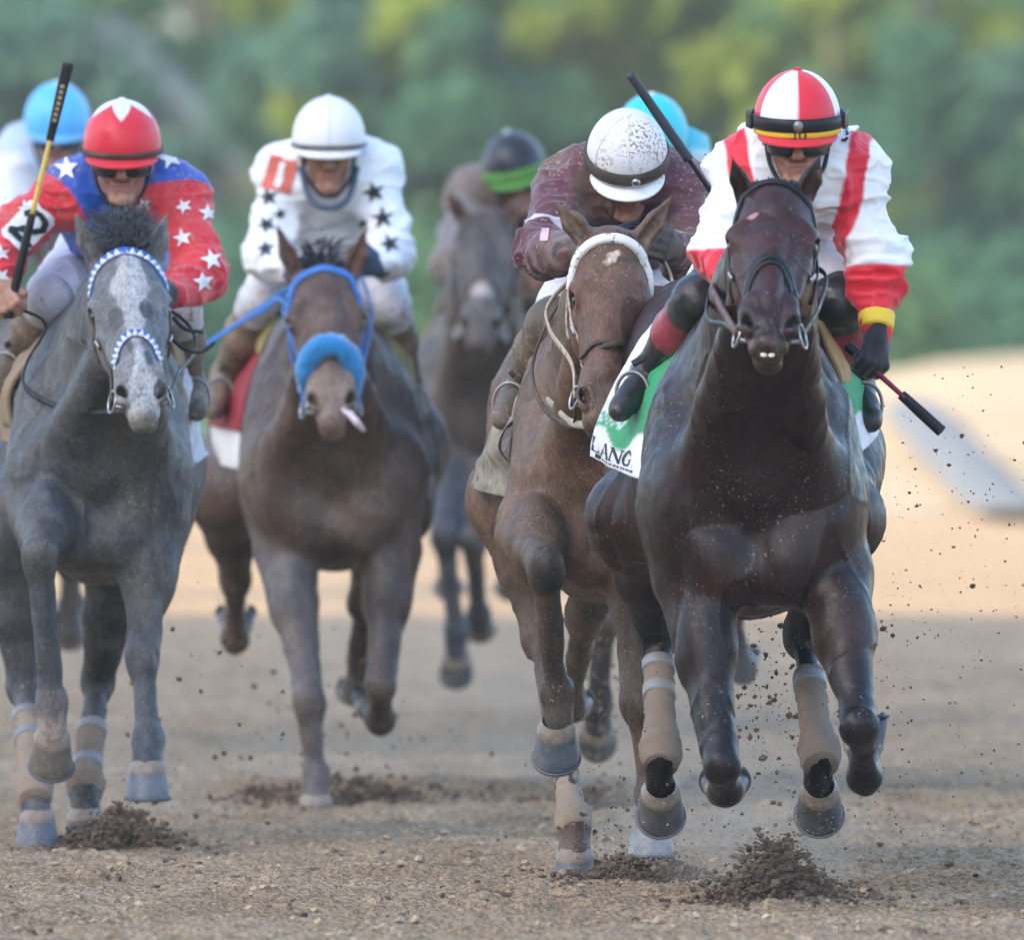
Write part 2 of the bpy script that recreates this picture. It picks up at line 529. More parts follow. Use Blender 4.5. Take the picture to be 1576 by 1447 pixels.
gp[near_, 2] = hgt * fade
ny_, nx_ = GX.shape
ii = np.arange(ny_ - 1)[:, None] * nx_; jj = np.arange(nx_ - 1)[None]
GQ = np.stack([ii + jj, ii + jj + 1, ii + nx_ + jj + 1, ii + nx_ + jj], -1).reshape(-1, 4)

m, t, N, L, b = nt('track_dirt')
tc = N.new('ShaderNodeTexCoord')
def nz(scale, det=4, src=None):
    n = N.new('ShaderNodeTexNoise'); n.inputs['Scale'].default_value = scale; n.inputs['Detail'].default_value = det
    L.new(src or tc.outputs['Object'], n.inputs['Vector']); return n.outputs['Fac']
def rp(f, stops):
    r = N.new('ShaderNodeValToRGB')
    for k, (p, c) in enumerate(stops):
        e = r.color_ramp.elements[k] if k < 2 else r.color_ramp.elements.new(p)
        e.position = p; e.color = (*c, 1)
    L.new(f, r.inputs['Fac']); return r.outputs['Color']
def mx(f, a, c, mode='MIX'):
    x = N.new('ShaderNodeMix'); x.data_type = 'RGBA'; x.blend_type = mode
    if isinstance(f, float): x.inputs['Factor'].default_value = f
    else: L.new(f, x.inputs['Factor'])
    L.new(a, x.inputs['A']); L.new(c, x.inputs['B']); return x.outputs['Result']
base = rp(nz(2.2, 6), [(.35, (.36, .255, .15)), (.65, (.48, .36, .23))])
fine = rp(nz(70, 5), [(.38, (.42, .40, .38)), (.58, (1.12, 1.12, 1.12))])
col_ = mx(.75, base, fine, 'MULTIPLY')
damp = rp(nz(9, 5), [(.60, (1, 1, 1)), (.72, (.55, .52, .50))])
col_ = mx(.8, col_, damp, 'MULTIPLY')
L.new(col_, b.inputs['Base Color']); b.inputs['Roughness'].default_value = .92; b.inputs['Specular IOR Level'].default_value = .2
bp = N.new('ShaderNodeBump'); bp.inputs['Strength'].default_value = 1.0; bp.inputs['Distance'].default_value = .03
L.new(nz(60, 6), bp.inputs['Height']); L.new(bp.outputs['Normal'], b.inputs['Normal'])
dirt_m = m
track = mesh_np('track', gp, GQ, dirt_m)
tag(track, kind='structure')

# loose clods, turned up earth and flying specks
def clods(name, centres, sizes, mat, label, cat, flat=.7):
    ico = bmesh.new()
    if np.max(sizes) < .0026:
        bmesh.ops.create_cone(ico, segments=4, radius1=1, radius2=0, depth=1.5)
    else: bmesh.ops.create_icosphere(ico, subdivisions=1, radius=1)
    bmesh.ops.triangulate(ico, faces=ico.faces[:])
    bv = np.array([v.co[:] for v in ico.verts]); bf = np.array([[v.index for v in f.verts] for f in ico.faces]); ico.free()
    n = len(centres)
    jit = 1 + rng.uniform(-.42, .42, (n, len(bv)))
    V = bv[None] * jit[..., None] * np.asarray(sizes)[:, None, None]
    V[..., 2] *= flat; V[..., 0] *= rng.uniform(.7, 1.4, n)[:, None]
    V = V + np.asarray(centres)[:, None, :]
    F = bf[None] + (np.arange(n) * len(bv))[:, None, None]
    o = mesh_np(name, V.reshape(-1, 3), F.reshape(-1, 3), mat, None, None, tuple(np.mean(centres, 0)), smooth=False)
    tag(o, label, cat, None, 'stuff')
    return o
def ground_z(x, y):
    i = np.clip(np.searchsorted(gx, x), 0, nx_ - 1); j = np.clip(np.searchsorted(gy, y), 0, ny_ - 1)
    return gp[j * nx_ + i, 2]
pale_dirt = surf('loose_dirt', (.45, .345, .235), rough=.95, spec=.15, var=.3, vscale=18, bump=.6, bscale=150)
dark_dirt = surf('moist_dirt', (.13, .095, .068), rough=.95, spec=.15, var=.5, vscale=25, bump=.6, bscale=150)
n = 9000
y_ = 36.5 + 15 * rng.random(n) ** 1.6; x_ = rng.uniform(-1.7, 1.7, n) * (.8 + (y_ - 36) * .02)
keep = vnoise(np.stack([x_, y_, y_ * 0], 1), 2.5, 77) > rng.uniform(.2, .75, n)
x_, y_ = x_[keep], y_[keep]
s_ = .0035 + .010 * rng.random(len(x_)) ** 4
clods('loose_dirt', np.stack([x_, y_, ground_z(x_, y_) + s_ * .3], 1), s_, pale_dirt, 'small pale dirt clods strewn over the track surface', 'dirt clods')
n = 2600
y_ = 37 + 14 * rng.random(n) ** 1.4; x_ = rng.uniform(-1.7, 1.7, n)
keep = vnoise(np.stack([x_, y_, y_ * 0], 1), 3.5, 79) > rng.uniform(.42, .8, n)
x_, y_ = x_[keep], y_[keep]; s_ = .004 + .013 * rng.random(len(x_)) ** 3
clods('loose_dirt', np.stack([x_, y_, ground_z(x_, y_) + s_ * .2], 1), s_, dark_dirt, 'dark moist clods turned up across the track', 'dirt clods')
def splash(px, py, d, wx, hz_, n, label, lean=0):
    c = W(px, py, d); c[2] = 0
    r = np.abs(rng.normal(0, 1, n)); a = rng.uniform(0, 2 * np.pi, n)
    x = c[0] + wx * .5 * r * np.cos(a) * .8; y = c[1] + .30 * r * np.sin(a)
    hh = hz_ * np.exp(-((x - c[0] - lean * wx * .2) / (wx * .36)) ** 2)
    z = ground_z(x, y) + hh * rng.random(n) ** 1.3 + .002
    s = .003 + .0095 * rng.random(n) ** 3
    clods('churned_dirt', np.stack([x, y, z], 1), s, dark_dirt, label, 'churned dirt', .8)
    return c
splash(182, 1296, 44.75, .34, .10, 2000, 'dark heap of dirt churned up by the grey horse')
splash(545, 1236, 48.4, .62, .055, 1300, 'dark dirt churned up under the bay horse with the blue noseband')
splash(400, 1240, 48.6, .26, .03, 350, 'low patch of dark dirt behind the forefoot of the bay')
splash(985, 1345, 41.9, .36, .07, 1500, 'dark dirt heap between the brown horse and the leader')
splash(1195, 1385, 40.6, .36, .17, 3000, 'tall spray of dark dirt under the leading horse')
splash(925, 1225, 48.0, .40, .06, 700, 'dark dirt thrown up by the hidden chestnut horse')
# specks in the air
pts, sz = [], []
def specks(n, fx, fy, d0, d1, smin, smax, pw=4):
    for _ in range(n):
        d = rnd.uniform(d0, d1); p = W(fx(), fy(), d)
        if p[2] < .02: continue
        pts.append(p); sz.append(smin + (smax - smin) * rnd.random() ** pw)
specks(620, lambda: rnd.gauss(1270, 130), lambda: 1330 - abs(rnd.gauss(0, 190)), 40.2, 42.2, .0011, .0040)
specks(330, lambda: rnd.uniform(1330, 1576), lambda: rnd.uniform(560, 1340), 40, 43, .0010, .0036)
specks(260, lambda: rnd.gauss(1180, 50), lambda: rnd.gauss(1090, 80), 40.6, 42.4, .0014, .0085, 4)
specks(60, lambda: rnd.uniform(1330, 1576), lambda: rnd.uniform(650, 1000), 40.5, 43.5, .002, .0075, 4)
specks(200, lambda: rnd.gauss(280, 90), lambda: 1270 - abs(rnd.gauss(0, 190)), 44.6, 46.5, .0016, .010, 5)
specks(220, lambda: rnd.gauss(520, 90), lambda: 1230 - abs(rnd.gauss(0, 110)), 48, 49.5, .002, .009, 4)
specks(240, lambda: rnd.gauss(930, 40), lambda: rnd.gauss(1040, 90), 46.6, 47.6, .0018, .008, 4)
specks(160, lambda: rnd.gauss(960, 60), lambda: 1330 - abs(rnd.gauss(0, 90)), 41.5, 42.5, .0016, .007, 4)
specks(120, lambda: rnd.uniform(0, 1576), lambda: rnd.uniform(150, 1300), 38.5, 43, .001, .0028, 2)
def dust(n, cx, cy, sx, sy, d0, d1):
    for _ in range(n):
        d = rnd.uniform(d0, d1); p = W(rnd.gauss(cx, sx), cy - abs(rnd.gauss(0, sy)), d)
        if p[2] > .005: dp.append(p)
dp = []
dust(1500, 1190, 1370, 95, 75, 40.4, 41.2); dust(900, 1000, 1340, 60, 70, 41.6, 42.4); dust(700, 190, 1285, 70, 60, 44.6, 45.4); dust(900, 530, 1235, 90, 60, 48.2, 49)
dust(900, 930, 1200, 60, 130, 46.4, 47.6); dust(500, 1400, 1330, 120, 260, 40, 43)
clods('dust', np.array(dp), .0008 + .0016 * rng.random(len(dp)) ** 2, pale_dirt, 'fine pale dust kicked up round the hooves', 'dust', 1.0)
clods('flying_dirt', np.array(pts), np.array(sz), dark_dirt, 'specks and clods of dirt flying up behind the galloping hooves', 'flying dirt', 1.0)

# ------------------------------------------------------------------ pale sand bank beyond the track
bx = np.linspace(-70, 70, 141); by = np.linspace(104, 168, 65)
BX, BY = np.meshgrid(bx, by)
bz_ = np.interp(BY, [104, 108, 140, 150, 168], [0, .04, 1.0, 1.12, .2])
prof_ = np.interp(BX, [-70, 1.2, 1.8, 2.6, 3.6, 4.6, 6, 70], [-.06, -.06, .10, .50, .70, .80, .84, .9])
bpnt = np.stack([BX.ravel(), BY.ravel(), (bz_ * prof_).ravel()], 1)
bpnt[:, 2] += (fbm(bpnt, .35, 201) - .5) * .10 * sstep(104, 110, bpnt[:, 1]) * sstep(1.2, 2.6, bpnt[:, 0]) - .012
ii = np.arange(len(by) - 1)[:, None] * len(bx); jj = np.arange(len(bx) - 1)[None]
bank = mesh_np('sand_bank', bpnt, np.stack([ii + jj, ii + jj + 1, ii + len(bx) + jj + 1, ii + len(bx) + jj], -1).reshape(-1, 4), surf('bank_sand', (.285, .235, .165), rough=.95, spec=.1, var=.2, vscale=1.2, bump=.5, bscale=6))
tag(bank, kind='structure')
vx = np.concatenate([np.linspace(-600, -12, 20), np.linspace(-10, 1.9, 25)]); vy = np.concatenate([np.linspace(131, 150, 20), np.array([155, 165, 180, 200, 230, 270, 330, 420, 600, 900, 1500])])
VX, VY = np.meshgrid(vx, vy)
vz = .02 + .10 * sstep(131, 134, VY) + (fbm(np.stack([VX.ravel(), VY.ravel(), VX.ravel() * 0], 1), .9, 207).reshape(VX.shape) - .5) * .16 * sstep(131, 133, VY)
ii = np.arange(len(vy) - 1)[:, None] * len(vx); jj = np.arange(len(vx) - 1)[None]
verge = mesh_np('grass_verge', np.stack([VX.ravel(), VY.ravel(), vz.ravel()], 1), np.stack([ii + jj, ii + jj + 1, ii + len(vx) + jj + 1, ii + len(vx) + jj], -1).reshape(-1, 4), surf('verge_grass', (.060, .115, .055), rough=.9, spec=.1, var=.35, vscale=1.5, bump=1.0, bscale=9))
tag(verge, kind='structure')

# ------------------------------------------------------------------ trees beyond the bank
def leaf_mat(name, c1, c2):
    m, t, N, L, b = nt(name)
    tc = N.new('ShaderNodeTexCoord'); n1 = N.new('ShaderNodeTexNoise'); n1.inputs['Scale'].default_value = .9; n1.inputs['Detail'].default_value = 3
    L.new(tc.outputs['Object'], n1.inputs['Vector'])
    r = N.new('ShaderNodeValToRGB'); r.color_ramp.elements[0].position = .35; r.color_ramp.elements[0].color = (*c1, 1)
    r.color_ramp.elements[1].position = .65; r.color_ramp.elements[1].color = (*c2, 1)
    L.new(n1.outputs['Fac'], r.inputs['Fac']); L.new(r.outputs['Color'], b.inputs['Base Color'])
    b.inputs['Roughness'].default_value = .6; b.inputs['Specular IOR Level'].default_value = .25
    tr = N.new('ShaderNodeBsdfTranslucent'); L.new(r.outputs['Color'], tr.inputs['Color'])
    ms = N.new('ShaderNodeMixShader'); ms.inputs[0].default_value = .5
    L.new(b.outputs[0], ms.inputs[1]); L.new(tr.outputs[0], ms.inputs[2]); L.new(ms.outputs[0], N['Material Output'].inputs['Surface'])
    return m
LEAF = {'lime': leaf_mat('lime_leaves', (.13, .19, .022), (.19, .25, .030)), 'mid': leaf_mat('mid_leaves', (.072, .17, .072), (.105, .21, .082)), 'dark': leaf_mat('dark_leaves', (.044, .125, .080), (.062, .155, .092)), 'blue': leaf_mat('bluish_leaves', (.052, .13, .105), (.075, .165, .128))}
bark = surf('bark', (.07, .065, .05), rough=.9, var=.3, bump=.8, bscale=20)
def tree(name, x, y, h, r, kind, label, z0=.0, low=.25, n=5200):
    root = empty(name, (x, y, z0)); tag(root, label, 'tree', 'trees beyond the sand bank')
    rr_ = random.Random(int(abs(x) * 100 + y))
    limbs = [tube_arrays([(x, y, z0 - .2), (x + rr_.uniform(-.15, .15), y, z0 + h * .3), (x + rr_.uniform(-.3, .3), y, z0 + h * .75)], [.014 * h, .010 * h, .004 * h], 10, 8)]
    cl = []
    for k in range(22):
        a = rr_.uniform(0, 6.28); zz = rr_.uniform(low, .95); q = math.sin(min(1, (zz - low) / (1 - low) + .18) * math.pi) ** .6 * r * rr_.uniform(.35, 1)
        c = np.array([x + q * math.cos(a), y + q * math.sin(a), z0 + h * zz])
        cl.append((c, rr_.uniform(.20, .38) * r))
        if k < 9: limbs.append(tube_arrays([(x, y, z0 + h * max(.12, zz - .3)), (c * .5 + np.array([x, y, z0 + h * zz - .1 * h]) * .5), c], [.007 * h, .005 * h, .002 * h], 8, 6))
    build('trunk', limbs, bark, root, Vector((x, y, z0)))
    g = np.random.default_rng(abs(int(x * 10 + y)))
    pick = g.integers(0, len(cl), n); C = np.array([c[0] for c in cl])[pick]; S_ = np.array([c[1] for c in cl])[pick]
    d = g.normal(size=(n, 3)); d /= np.linalg.norm(d, axis=1)[:, None]
    P = C + d * (S_ * g.random(n) ** .4)[:, None] * np.array([1, 1, .75])
    sl = .055 * h ** .5 * g.uniform(.7, 1.6, n)
    A = g.normal(size=(n, 3)); A /= np.linalg.norm(A, axis=1)[:, None]; B = np.cross(A, g.normal(size=(n, 3))); B /= np.linalg.norm(B, axis=1)[:, None]
    V = np.stack([P - A * sl[:, None], P + B * sl[:, None] * .5, P + A * sl[:, None], P - B * sl[:, None] * .5], 1).reshape(-1, 3)
    mesh_np('crown', V, np.arange(4 * n).reshape(-1, 4), LEAF[kind], None, root, (x, y, z0), smooth=False)
    return root
TREES = [  # px, depth, height, radius, kind, label
    (40, 176, 4.6, 2.4, 'blue', 'low bluish tree in front of the grey gabled shed'),
    (330, 205, 8.5, 3.0, 'mid', 'round green tree just beyond the shed'),
    (480, 182, 6.0, 2.2, 'blue', 'grey green tree behind the white capped jockey'),
    (640, 215, 9.5, 3.2, 'lime', 'tall lime green tree behind the bay, tallest of its neighbours'),
    (700, 180, 4.6, 2.0, 'dark', 'short dark tree above the navy capped jockey'),
    (820, 225, 10, 3.4, 'lime', 'lime tree between the white and maroon jockeys'),
    (900, 186, 5.2, 2.3, 'mid', 'mid green tree behind the turquoise cap'),
    (1060, 220, 9.5, 3.2, 'mid', 'broad green tree behind the maroon jockey'),
    (1190, 182, 4.8, 2.0, 'mid', 'bushy green tree behind the lead jockey'),
    (1290, 235, 11, 3.8, 'lime', 'big yellow green tree beyond the lead jockey'),
    (1420, 178, 4.4, 1.8, 'dark', 'dark blue green tree beside the raised sand'),
    (1500, 205, 8.5, 2.8, 'mid', 'tall green tree at the end of the row'),
    (1570, 180, 4.4, 1.6, 'blue', 'low blue green bush like tree by the whip'),
    (150, 230, 10, 3.4, 'mid', 'tall tree rising behind the grey gabled shed'),
    (-120, 200, 9, 3.2, 'mid', 'tree out past the shed wall'),
    (1720, 210, 9, 3.2, 'mid', 'tree past the end of the row by the sand'),
]
for px, d, h_, r_, kind, lab in TREES: tree('tree', W(px, 0, d)[0], d, h_, r_, kind, lab, low=.12)
for px, d, h_, r_, lab in ((645, 181.5, 6.6, 1.5, 'slender lime tree with its crown above the navy capped jockey'), (885, 182, 6.4, 1.25, 'slender lime tree with its crown above the muddy white cap'),
        (1290, 181, 6.4, 1.8, 'wide crowned lime tree above the quartered cap'), (1420, 182.5, 6.8, 1.4, 'lime tree at the bright end of the wood'), (1040, 183, 6.6, 1.5, 'lime tree crown above the raised slate whip'), (520, 184, 6.9, 1.2, 'narrow lime tree above the plain white cap')):
    tree('tree', W(px, 0, d)[0], d, h_, r_, 'lime', lab, low=.34, n=5200)
for k in range(44):                                     # the wood goes on to both sides and behind
    x = (-1 if k % 2 else 1) * (8.5 + 2.9 * (k // 2) + rnd.uniform(-1, 1))
    tree('tree', x, rnd.uniform(178, 240), rnd.uniform(7, 12), rnd.uniform(2.6, 4), rnd.choice(['mid', 'dark', 'lime', 'blue']), 'leafy tree of the wood beyond the bank, past the edge of the view', low=.1, n=1500)
for k in range(9):
    x = -16 + 4 * k
    tree('tree', x + rnd.uniform(-1, 1), 262 + rnd.uniform(-6, 6), rnd.uniform(12, 15), 4.4, rnd.choice(['mid', 'lime', 'blue', 'mid']), 'tall tree in the far row of the wood', low=.05, n=7000)

SHRUB_L = 'leafy shrub in the unbroken shrub line at the foot of the trees'
# shrubs fill the edge of the wood
for k in range(34):
    px = -260 + 62 * k + rnd.uniform(-22, 22); d = rnd.uniform(171, 176)
    x = W(px, 0, d)[0]
    g = np.random.default_rng(500 + k); n = 1500; hh = rnd.uniform(1.5, 2.7) * (.8 if px > 1350 else 1)
    P = g.normal(size=(n, 3)); P /= np.linalg.norm(P, axis=1)[:, None]; P = P * (g.random(n) ** .35)[:, None] * np.array([.75, .7, hh * .5]) * (1 + .25 * g.normal(size=(n, 1)) * .5) + np.array([x, d, hh * .5])
    sl = .10 * g.uniform(.6, 1.5, n); A = g.normal(size=(n, 3)); A /= np.linalg.norm(A, axis=1)[:, None]; B = np.cross(A, g.normal(size=(n, 3))); B /= np.linalg.norm(B, axis=1)[:, None]
    V = np.stack([P - A * sl[:, None], P + B * sl[:, None] * .5, P + A * sl[:, None], P - B * sl[:, None] * .5], 1).reshape(-1, 3)
    sh_ = empty('shrub', (x, d, 0)); tag(sh_, SHRUB_L, 'shrub', 'shrubs along the edge of the wood')
    build('stem', [tube_arrays([(x, d, -.1), (x + .03, d, hh * .5)], [.04, .015], 6, 6)] + [tube_arrays([(x, d, hh * .1), (x + rnd.uniform(-.4, .4), d + rnd.uniform(-.3, .3), hh * .75)], [.02, .006], 6, 5) for _ in range(4)], bark, sh_)
    mesh_np('foliage', V, np.arange(4 * n).reshape(-1, 4), LEAF[rnd.choice(['dark', 'blue', 'mid', 'dark'])], None, sh_, (x, d, 0), smooth=False)

# ------------------------------------------------------------------ grey gabled shed, upper corner of the view
sx = W(172, 0, 190)[0]
shed = empty('shed', (sx, 190, 0)); tag(shed, 'grey gabled shed with pale roof edges among the trees', 'shed')
def box_arrays(lo, hi):
    lo, hi = np.array(lo, float), np.array(hi, float)
    V = np.array([[(lo, hi)[a][0], (lo, hi)[b_][1], (lo, hi)[c][2]] for a in (0, 1) for b_ in (0, 1) for c in (0, 1)])
    return V, np.array([[0, 1, 3, 2], [4, 6, 7, 5], [0, 4, 5, 1], [2, 3, 7, 6], [0, 2, 6, 4], [1, 5, 7, 3]])
ew, ez, az_ = 1.75, 2.9, 4.55
gv = np.array([[sx - ew, 190, 0], [sx + ew, 190, 0], [sx + ew, 190, ez], [sx, 190, az_], [sx - ew, 190, ez]])
gv = np.vstack([gv, gv + np.array([0, 6, 0])])
build('wall', [(gv, np.array([[0, 1, 2], [0, 2, 3], [0, 3, 4], [5, 7, 6], [5, 8, 7], [5, 9, 8]]), np.array([[0, 5, 6, 1], [1, 6, 7, 2], [4, 9, 5, 0]]))], surf('shed_boards', (.06, .075, .075), rough=.8, var=.25, vscale=2, stretch=(6, 6, .5), bump=.5), shed, smooth=False)
for s in (-1, 1):
    a = np.array([sx + s * (ew + .35), 0, ez - .33]); c = np.array([sx, 0, az_ + .03])
    for nm, y0, y1, th_, mt_ in (('roof', 189.6, 196.4, .08, surf('shed_roof', (.10, .12, .145), rough=.6, var=.15)), ('rake_board', 189.5, 189.58, .34, surf('pale_trim', (.13, .155, .18), rough=.6, var=.1))):
        dn = np.array([0, 0, -th_])
        V = np.array([[*(a[:1]), y0, a[2]], [c[0], y0, c[2]], [c[0], y1, c[2]], [a[0], y1, a[2]]]); V = np.vstack([V, V + dn]) + np.array([0, 0, .09 if nm == 'roof' else .04])
        build(nm, [(V, np.array([[0, 1, 2, 3], [7, 6, 5, 4], [0, 4, 5, 1], [1, 5, 6, 2], [2, 6, 7, 3], [3, 7, 4, 0]]))], mt_, shed, smooth=False)
build('shed_door', [box_arrays((sx - .6, 189.9, 0), (sx + .6, 189.96, 2.2))], surf('door_boards', (.10, .11, .11), rough=.7, var=.2), shed, smooth=False)

# ------------------------------------------------------------------ the grandstand whose shade covers the near track
GSX = -46.0
stand = empty('grandstand', (GSX, 10, 0)); tag(stand, 'tall grandstand along the track throwing the home straight into shade', 'grandstand')
conc = surf('stand_concrete', (.36, .36, .37), rough=.85, var=.15, vscale=.6)
y0, y1 = -100, 33.5
steps_ = [box_arrays((GSX - 2.2 * k - 2.2, y0, 1.2 * k), (GSX - 2.2 * k, y1, 1.2 * k + 1.2)) for k in range(14)]
build('seating', steps_, conc, stand, smooth=False)
build('back_wall', [box_arrays((GSX - 33, y0, 0), (GSX - 31.5, y1, 38))], surf('stand_cladding', (.45, .46, .48), rough=.7, var=.1, vscale=.5), stand, smooth=False)
build('roof', [box_arrays((GSX - 34, y0 - 1, 38.5), (GSX - 4, y1 + .02, 40.0))], surf('stand_roof', (.40, .42, .45), rough=.6, var=.1), stand, smooth=False)
build('end_wall', [box_arrays((GSX - 31.4, y1 - 1.5, 0), (GSX - 5, y1 - .01, 38.4))], conc, stand, smooth=False)
for k in range(13):
    build('column', [box_arrays((GSX - 6.2, y0 + 2 + 14 * k, 0), (GSX - 5.4, y0 + 2.8 + 14 * k, 38.4))], conc, stand, smooth=False)

tr_ = []  # grey sheet laid on the bank, its colour standing in for a diagonal cast shadow
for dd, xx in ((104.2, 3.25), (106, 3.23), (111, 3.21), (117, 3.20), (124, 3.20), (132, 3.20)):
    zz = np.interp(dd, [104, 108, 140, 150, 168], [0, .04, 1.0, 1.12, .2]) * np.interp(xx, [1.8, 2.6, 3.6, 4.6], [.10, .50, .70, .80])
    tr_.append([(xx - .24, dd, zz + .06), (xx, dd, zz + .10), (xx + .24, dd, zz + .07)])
tp, _, _ = sheet('shadow_strip', tr_, surf('shadow_grey', (.125, .125, .12), rough=.6, var=.15, vscale=3, bump=.3, bscale=8), None, 14, 60, .02, .08, 5)
tag(tp, 'long grey strip standing in for a shadow down the slope of the pale sand', 'shadow_strip')

# ------------------------------------------------------------------ dusty air
hz_lo, hz_hi = (-90, -100, -1.2), (90, 280, 41)
HV, HF = box_arrays(hz_lo, hz_hi)
hm_ = bpy.data.materials.new('dusty_air'); hm_.use_nodes = True
hn = hm_.node_tree; hn.nodes.remove(hn.nodes['Principled BSDF'])
pv = hn.nodes.new('ShaderNodeVolumePrincipled'); pv.inputs['Color'].default_value = (.82, .93, .88, 1); pv.inputs['Density'].default_value = .00052; pv.inputs['Anisotropy'].default_value = .2
hn.links.new(pv.outputs[0], hn.nodes['Material Output'].inputs['Volume'])
hz_o = build('haze', [(HV, HF)], hm_, None, Vector((0, 90, 0)), smooth=False); tag(hz_o, kind='stuff')

# ------------------------------------------------------------------ dust hanging behind the hooves
dm_ = bpy.data.materials.new('hanging_dust'); dm_.use_nodes = True
dn_ = dm_.node_tree; dn_.nodes.remove(dn_.nodes['Principled BSDF'])
dv_ = dn_.nodes.new('ShaderNodeVolumePrincipled'); dv_.inputs['Color'].default_value = (.86, .76, .64, 1); dv_.inputs['Density'].default_value = .32
dn_.links.new(dv_.outputs[0], dn_.nodes['Material Output'].inputs['Volume'])
for px, py, d, rx, rz in ((1150, 1330, 41.0, .26, .16), (1215, 1300, 41.3, .20, .22), (1010, 1300, 42.9, .28, .18), (935, 1170, 48.9, .40, .40), (640, 1180, 49.6, .55, .28), (470, 1190, 49.2, .35, .20), (180, 1230, 46.3, .35, .22), (1120, 1180, 43.5, .35, .35), (690, 1000, 57.2, .6, .5)):
    c = W(px, py, d)
    bv_, bq_ = ball_arrays((0, 0, 0), (1, 1, 1), None, 28, 20)
    bv_ = bv_ * (1 + (fbm(bv_, 1.6, int(px)) - .5)[:, None] * .7) * np.array([rx, .35, rz]) + c
    bv_[:, 2] = np.maximum(bv_[:, 2], .04)
    tag(build('dust_cloud', [(bv_, bq_)], dm_, None, Vector(c)), 'thin cloud of pale dust hanging behind the hooves', 'dust', 'dust clouds over the track', 'stuff')
# ------------------------------------------------------------------ horses
def hoof_parts(cor, th, roll, yaw, scale=1.0):
    """Hoof and shoe arrays: cor = coronet centre, th = pitch (0 flat on the ground, 90 toe straight down, more = sole turned up behind)."""
    c, s = math.cos(th), math.sin(th)
    n = np.array([0, s, -c]); t = np.array([0, -c, -s]); u = np.array([1., 0, 0])
    M = np.array(Matrix.Rotation(yaw, 3, 'Z') @ Matrix.Rotation(roll, 3, 'Y'))
    n, t, u = M @ n, M @ t, M @ u
    seg = 28; a = np.linspace(0, 2 * np.pi, seg, endpoint=False)
    prof = [(-.030, .040, .0, -.006), (-.012, .051, .0, .0), (.0, .0545, .0, .002), (.008, .0535, .0, .004), (.022, .056, .0, .011), (.05, .061, .0, .024), (.072, .0645, .0, .034), (.078, .0635, .0, .036), (.078, .05, .0, .036), (.070, .02, 0, .034)]
    V, C = [], []
    for k, (hn, r, _, ht) in enumerate(prof):
        rt = np.where(np.cos(a) > 0, r * 1.02, r * .86)
        heel = np.where(np.cos(a) < -.3, np.clip(-np.cos(a) - .3, 0, 1) * .010 * (k > 2), 0)
        # the heel rises behind: shorter wall at the back
        h_ = hn - np.clip(-np.cos(a), 0, 1) * .012 * (hn > .01)
        V.append(cor + scale * (h_[:, None] * n + (ht + rt * np.cos(a) + heel)[:, None] * t + (r * np.sin(a))[:, None] * u))
    V = np.vstack(V)
    m = len(prof)
    i = np.arange(m - 1)[:, None] * seg; j = np.arange(seg)[None]; j2 = (j + 1) % seg
    Q = np.stack([i + j, i + seg + j, i + seg + j2, i + j2], -1).reshape(-1, 4)
    k = len(V); V = np.vstack([V, cor + scale * (.066 * n + .034 * t)])
    cap = np.stack([(m - 1) * seg + np.arange(seg), np.full(seg, k), (m - 1) * seg + (np.arange(seg) + 1) % seg], 1)
    # shoe: a bent bar with gap at the heel
    aa = np.linspace(-2.35, 2.35, 26)
    P = np.stack([.079 * n + (.036 + .058 * (1.02 if True else 1) * np.cos(x)) * t + .0595 * np.sin(x) * u for x in aa]) * scale + cor
    Vs, Qs, Cs = strap_arrays(P, .022 * scale, .005, np.tile(n, (26, 1)))
    grip = [ball_arrays(cor + scale * (.085 * n + (.036 + .058 * math.cos(x)) * t + .058 * math.sin(x) * u), (.006, .006, .006), None, 8, 6) for x in (-2.1, -.5, .5, 2.1)]
    return V, Q, cap, (Vs, Qs, Cs), grip, (n, t, u)

def ribbon_hair(roots, tips, bends, r0, seg=6):
    """Tapered strands as 3-sided tubes."""
    Vs, Fs, k = [], [], 0
    for a, b, c in zip(roots, tips, bends):
        t = np.linspace(0, 1, seg)[:, None]
        P = (1 - t) ** 2 * a + 2 * t * (1 - t) * c + t ** 2 * b
        T = nrm(b - a); N = nrm(np.cross(T, [.3, .9, .2])); B = np.cross(T, N)
        rr = r0 * (1 - t[:, 0]) ** .7 + .0006
        ring = [P + rr[:, None] * (math.cos(x) * N + math.sin(x) * B) for x in (0, 2.1, 4.2)]
        V = np.stack(ring, 1).reshape(-1, 3)
        i = np.arange(seg - 1)[:, None] * 3; j = np.arange(3)[None]; j2 = (j + 1) % 3
        Fs.append(np.stack([i + j, i + j2, i + 3 + j2, i + 3 + j], -1).reshape(-1, 4) + k)
        Vs.append(V); k += len(V)
    return np.vstack(Vs), np.vstack(Fs)

class Horse: pass

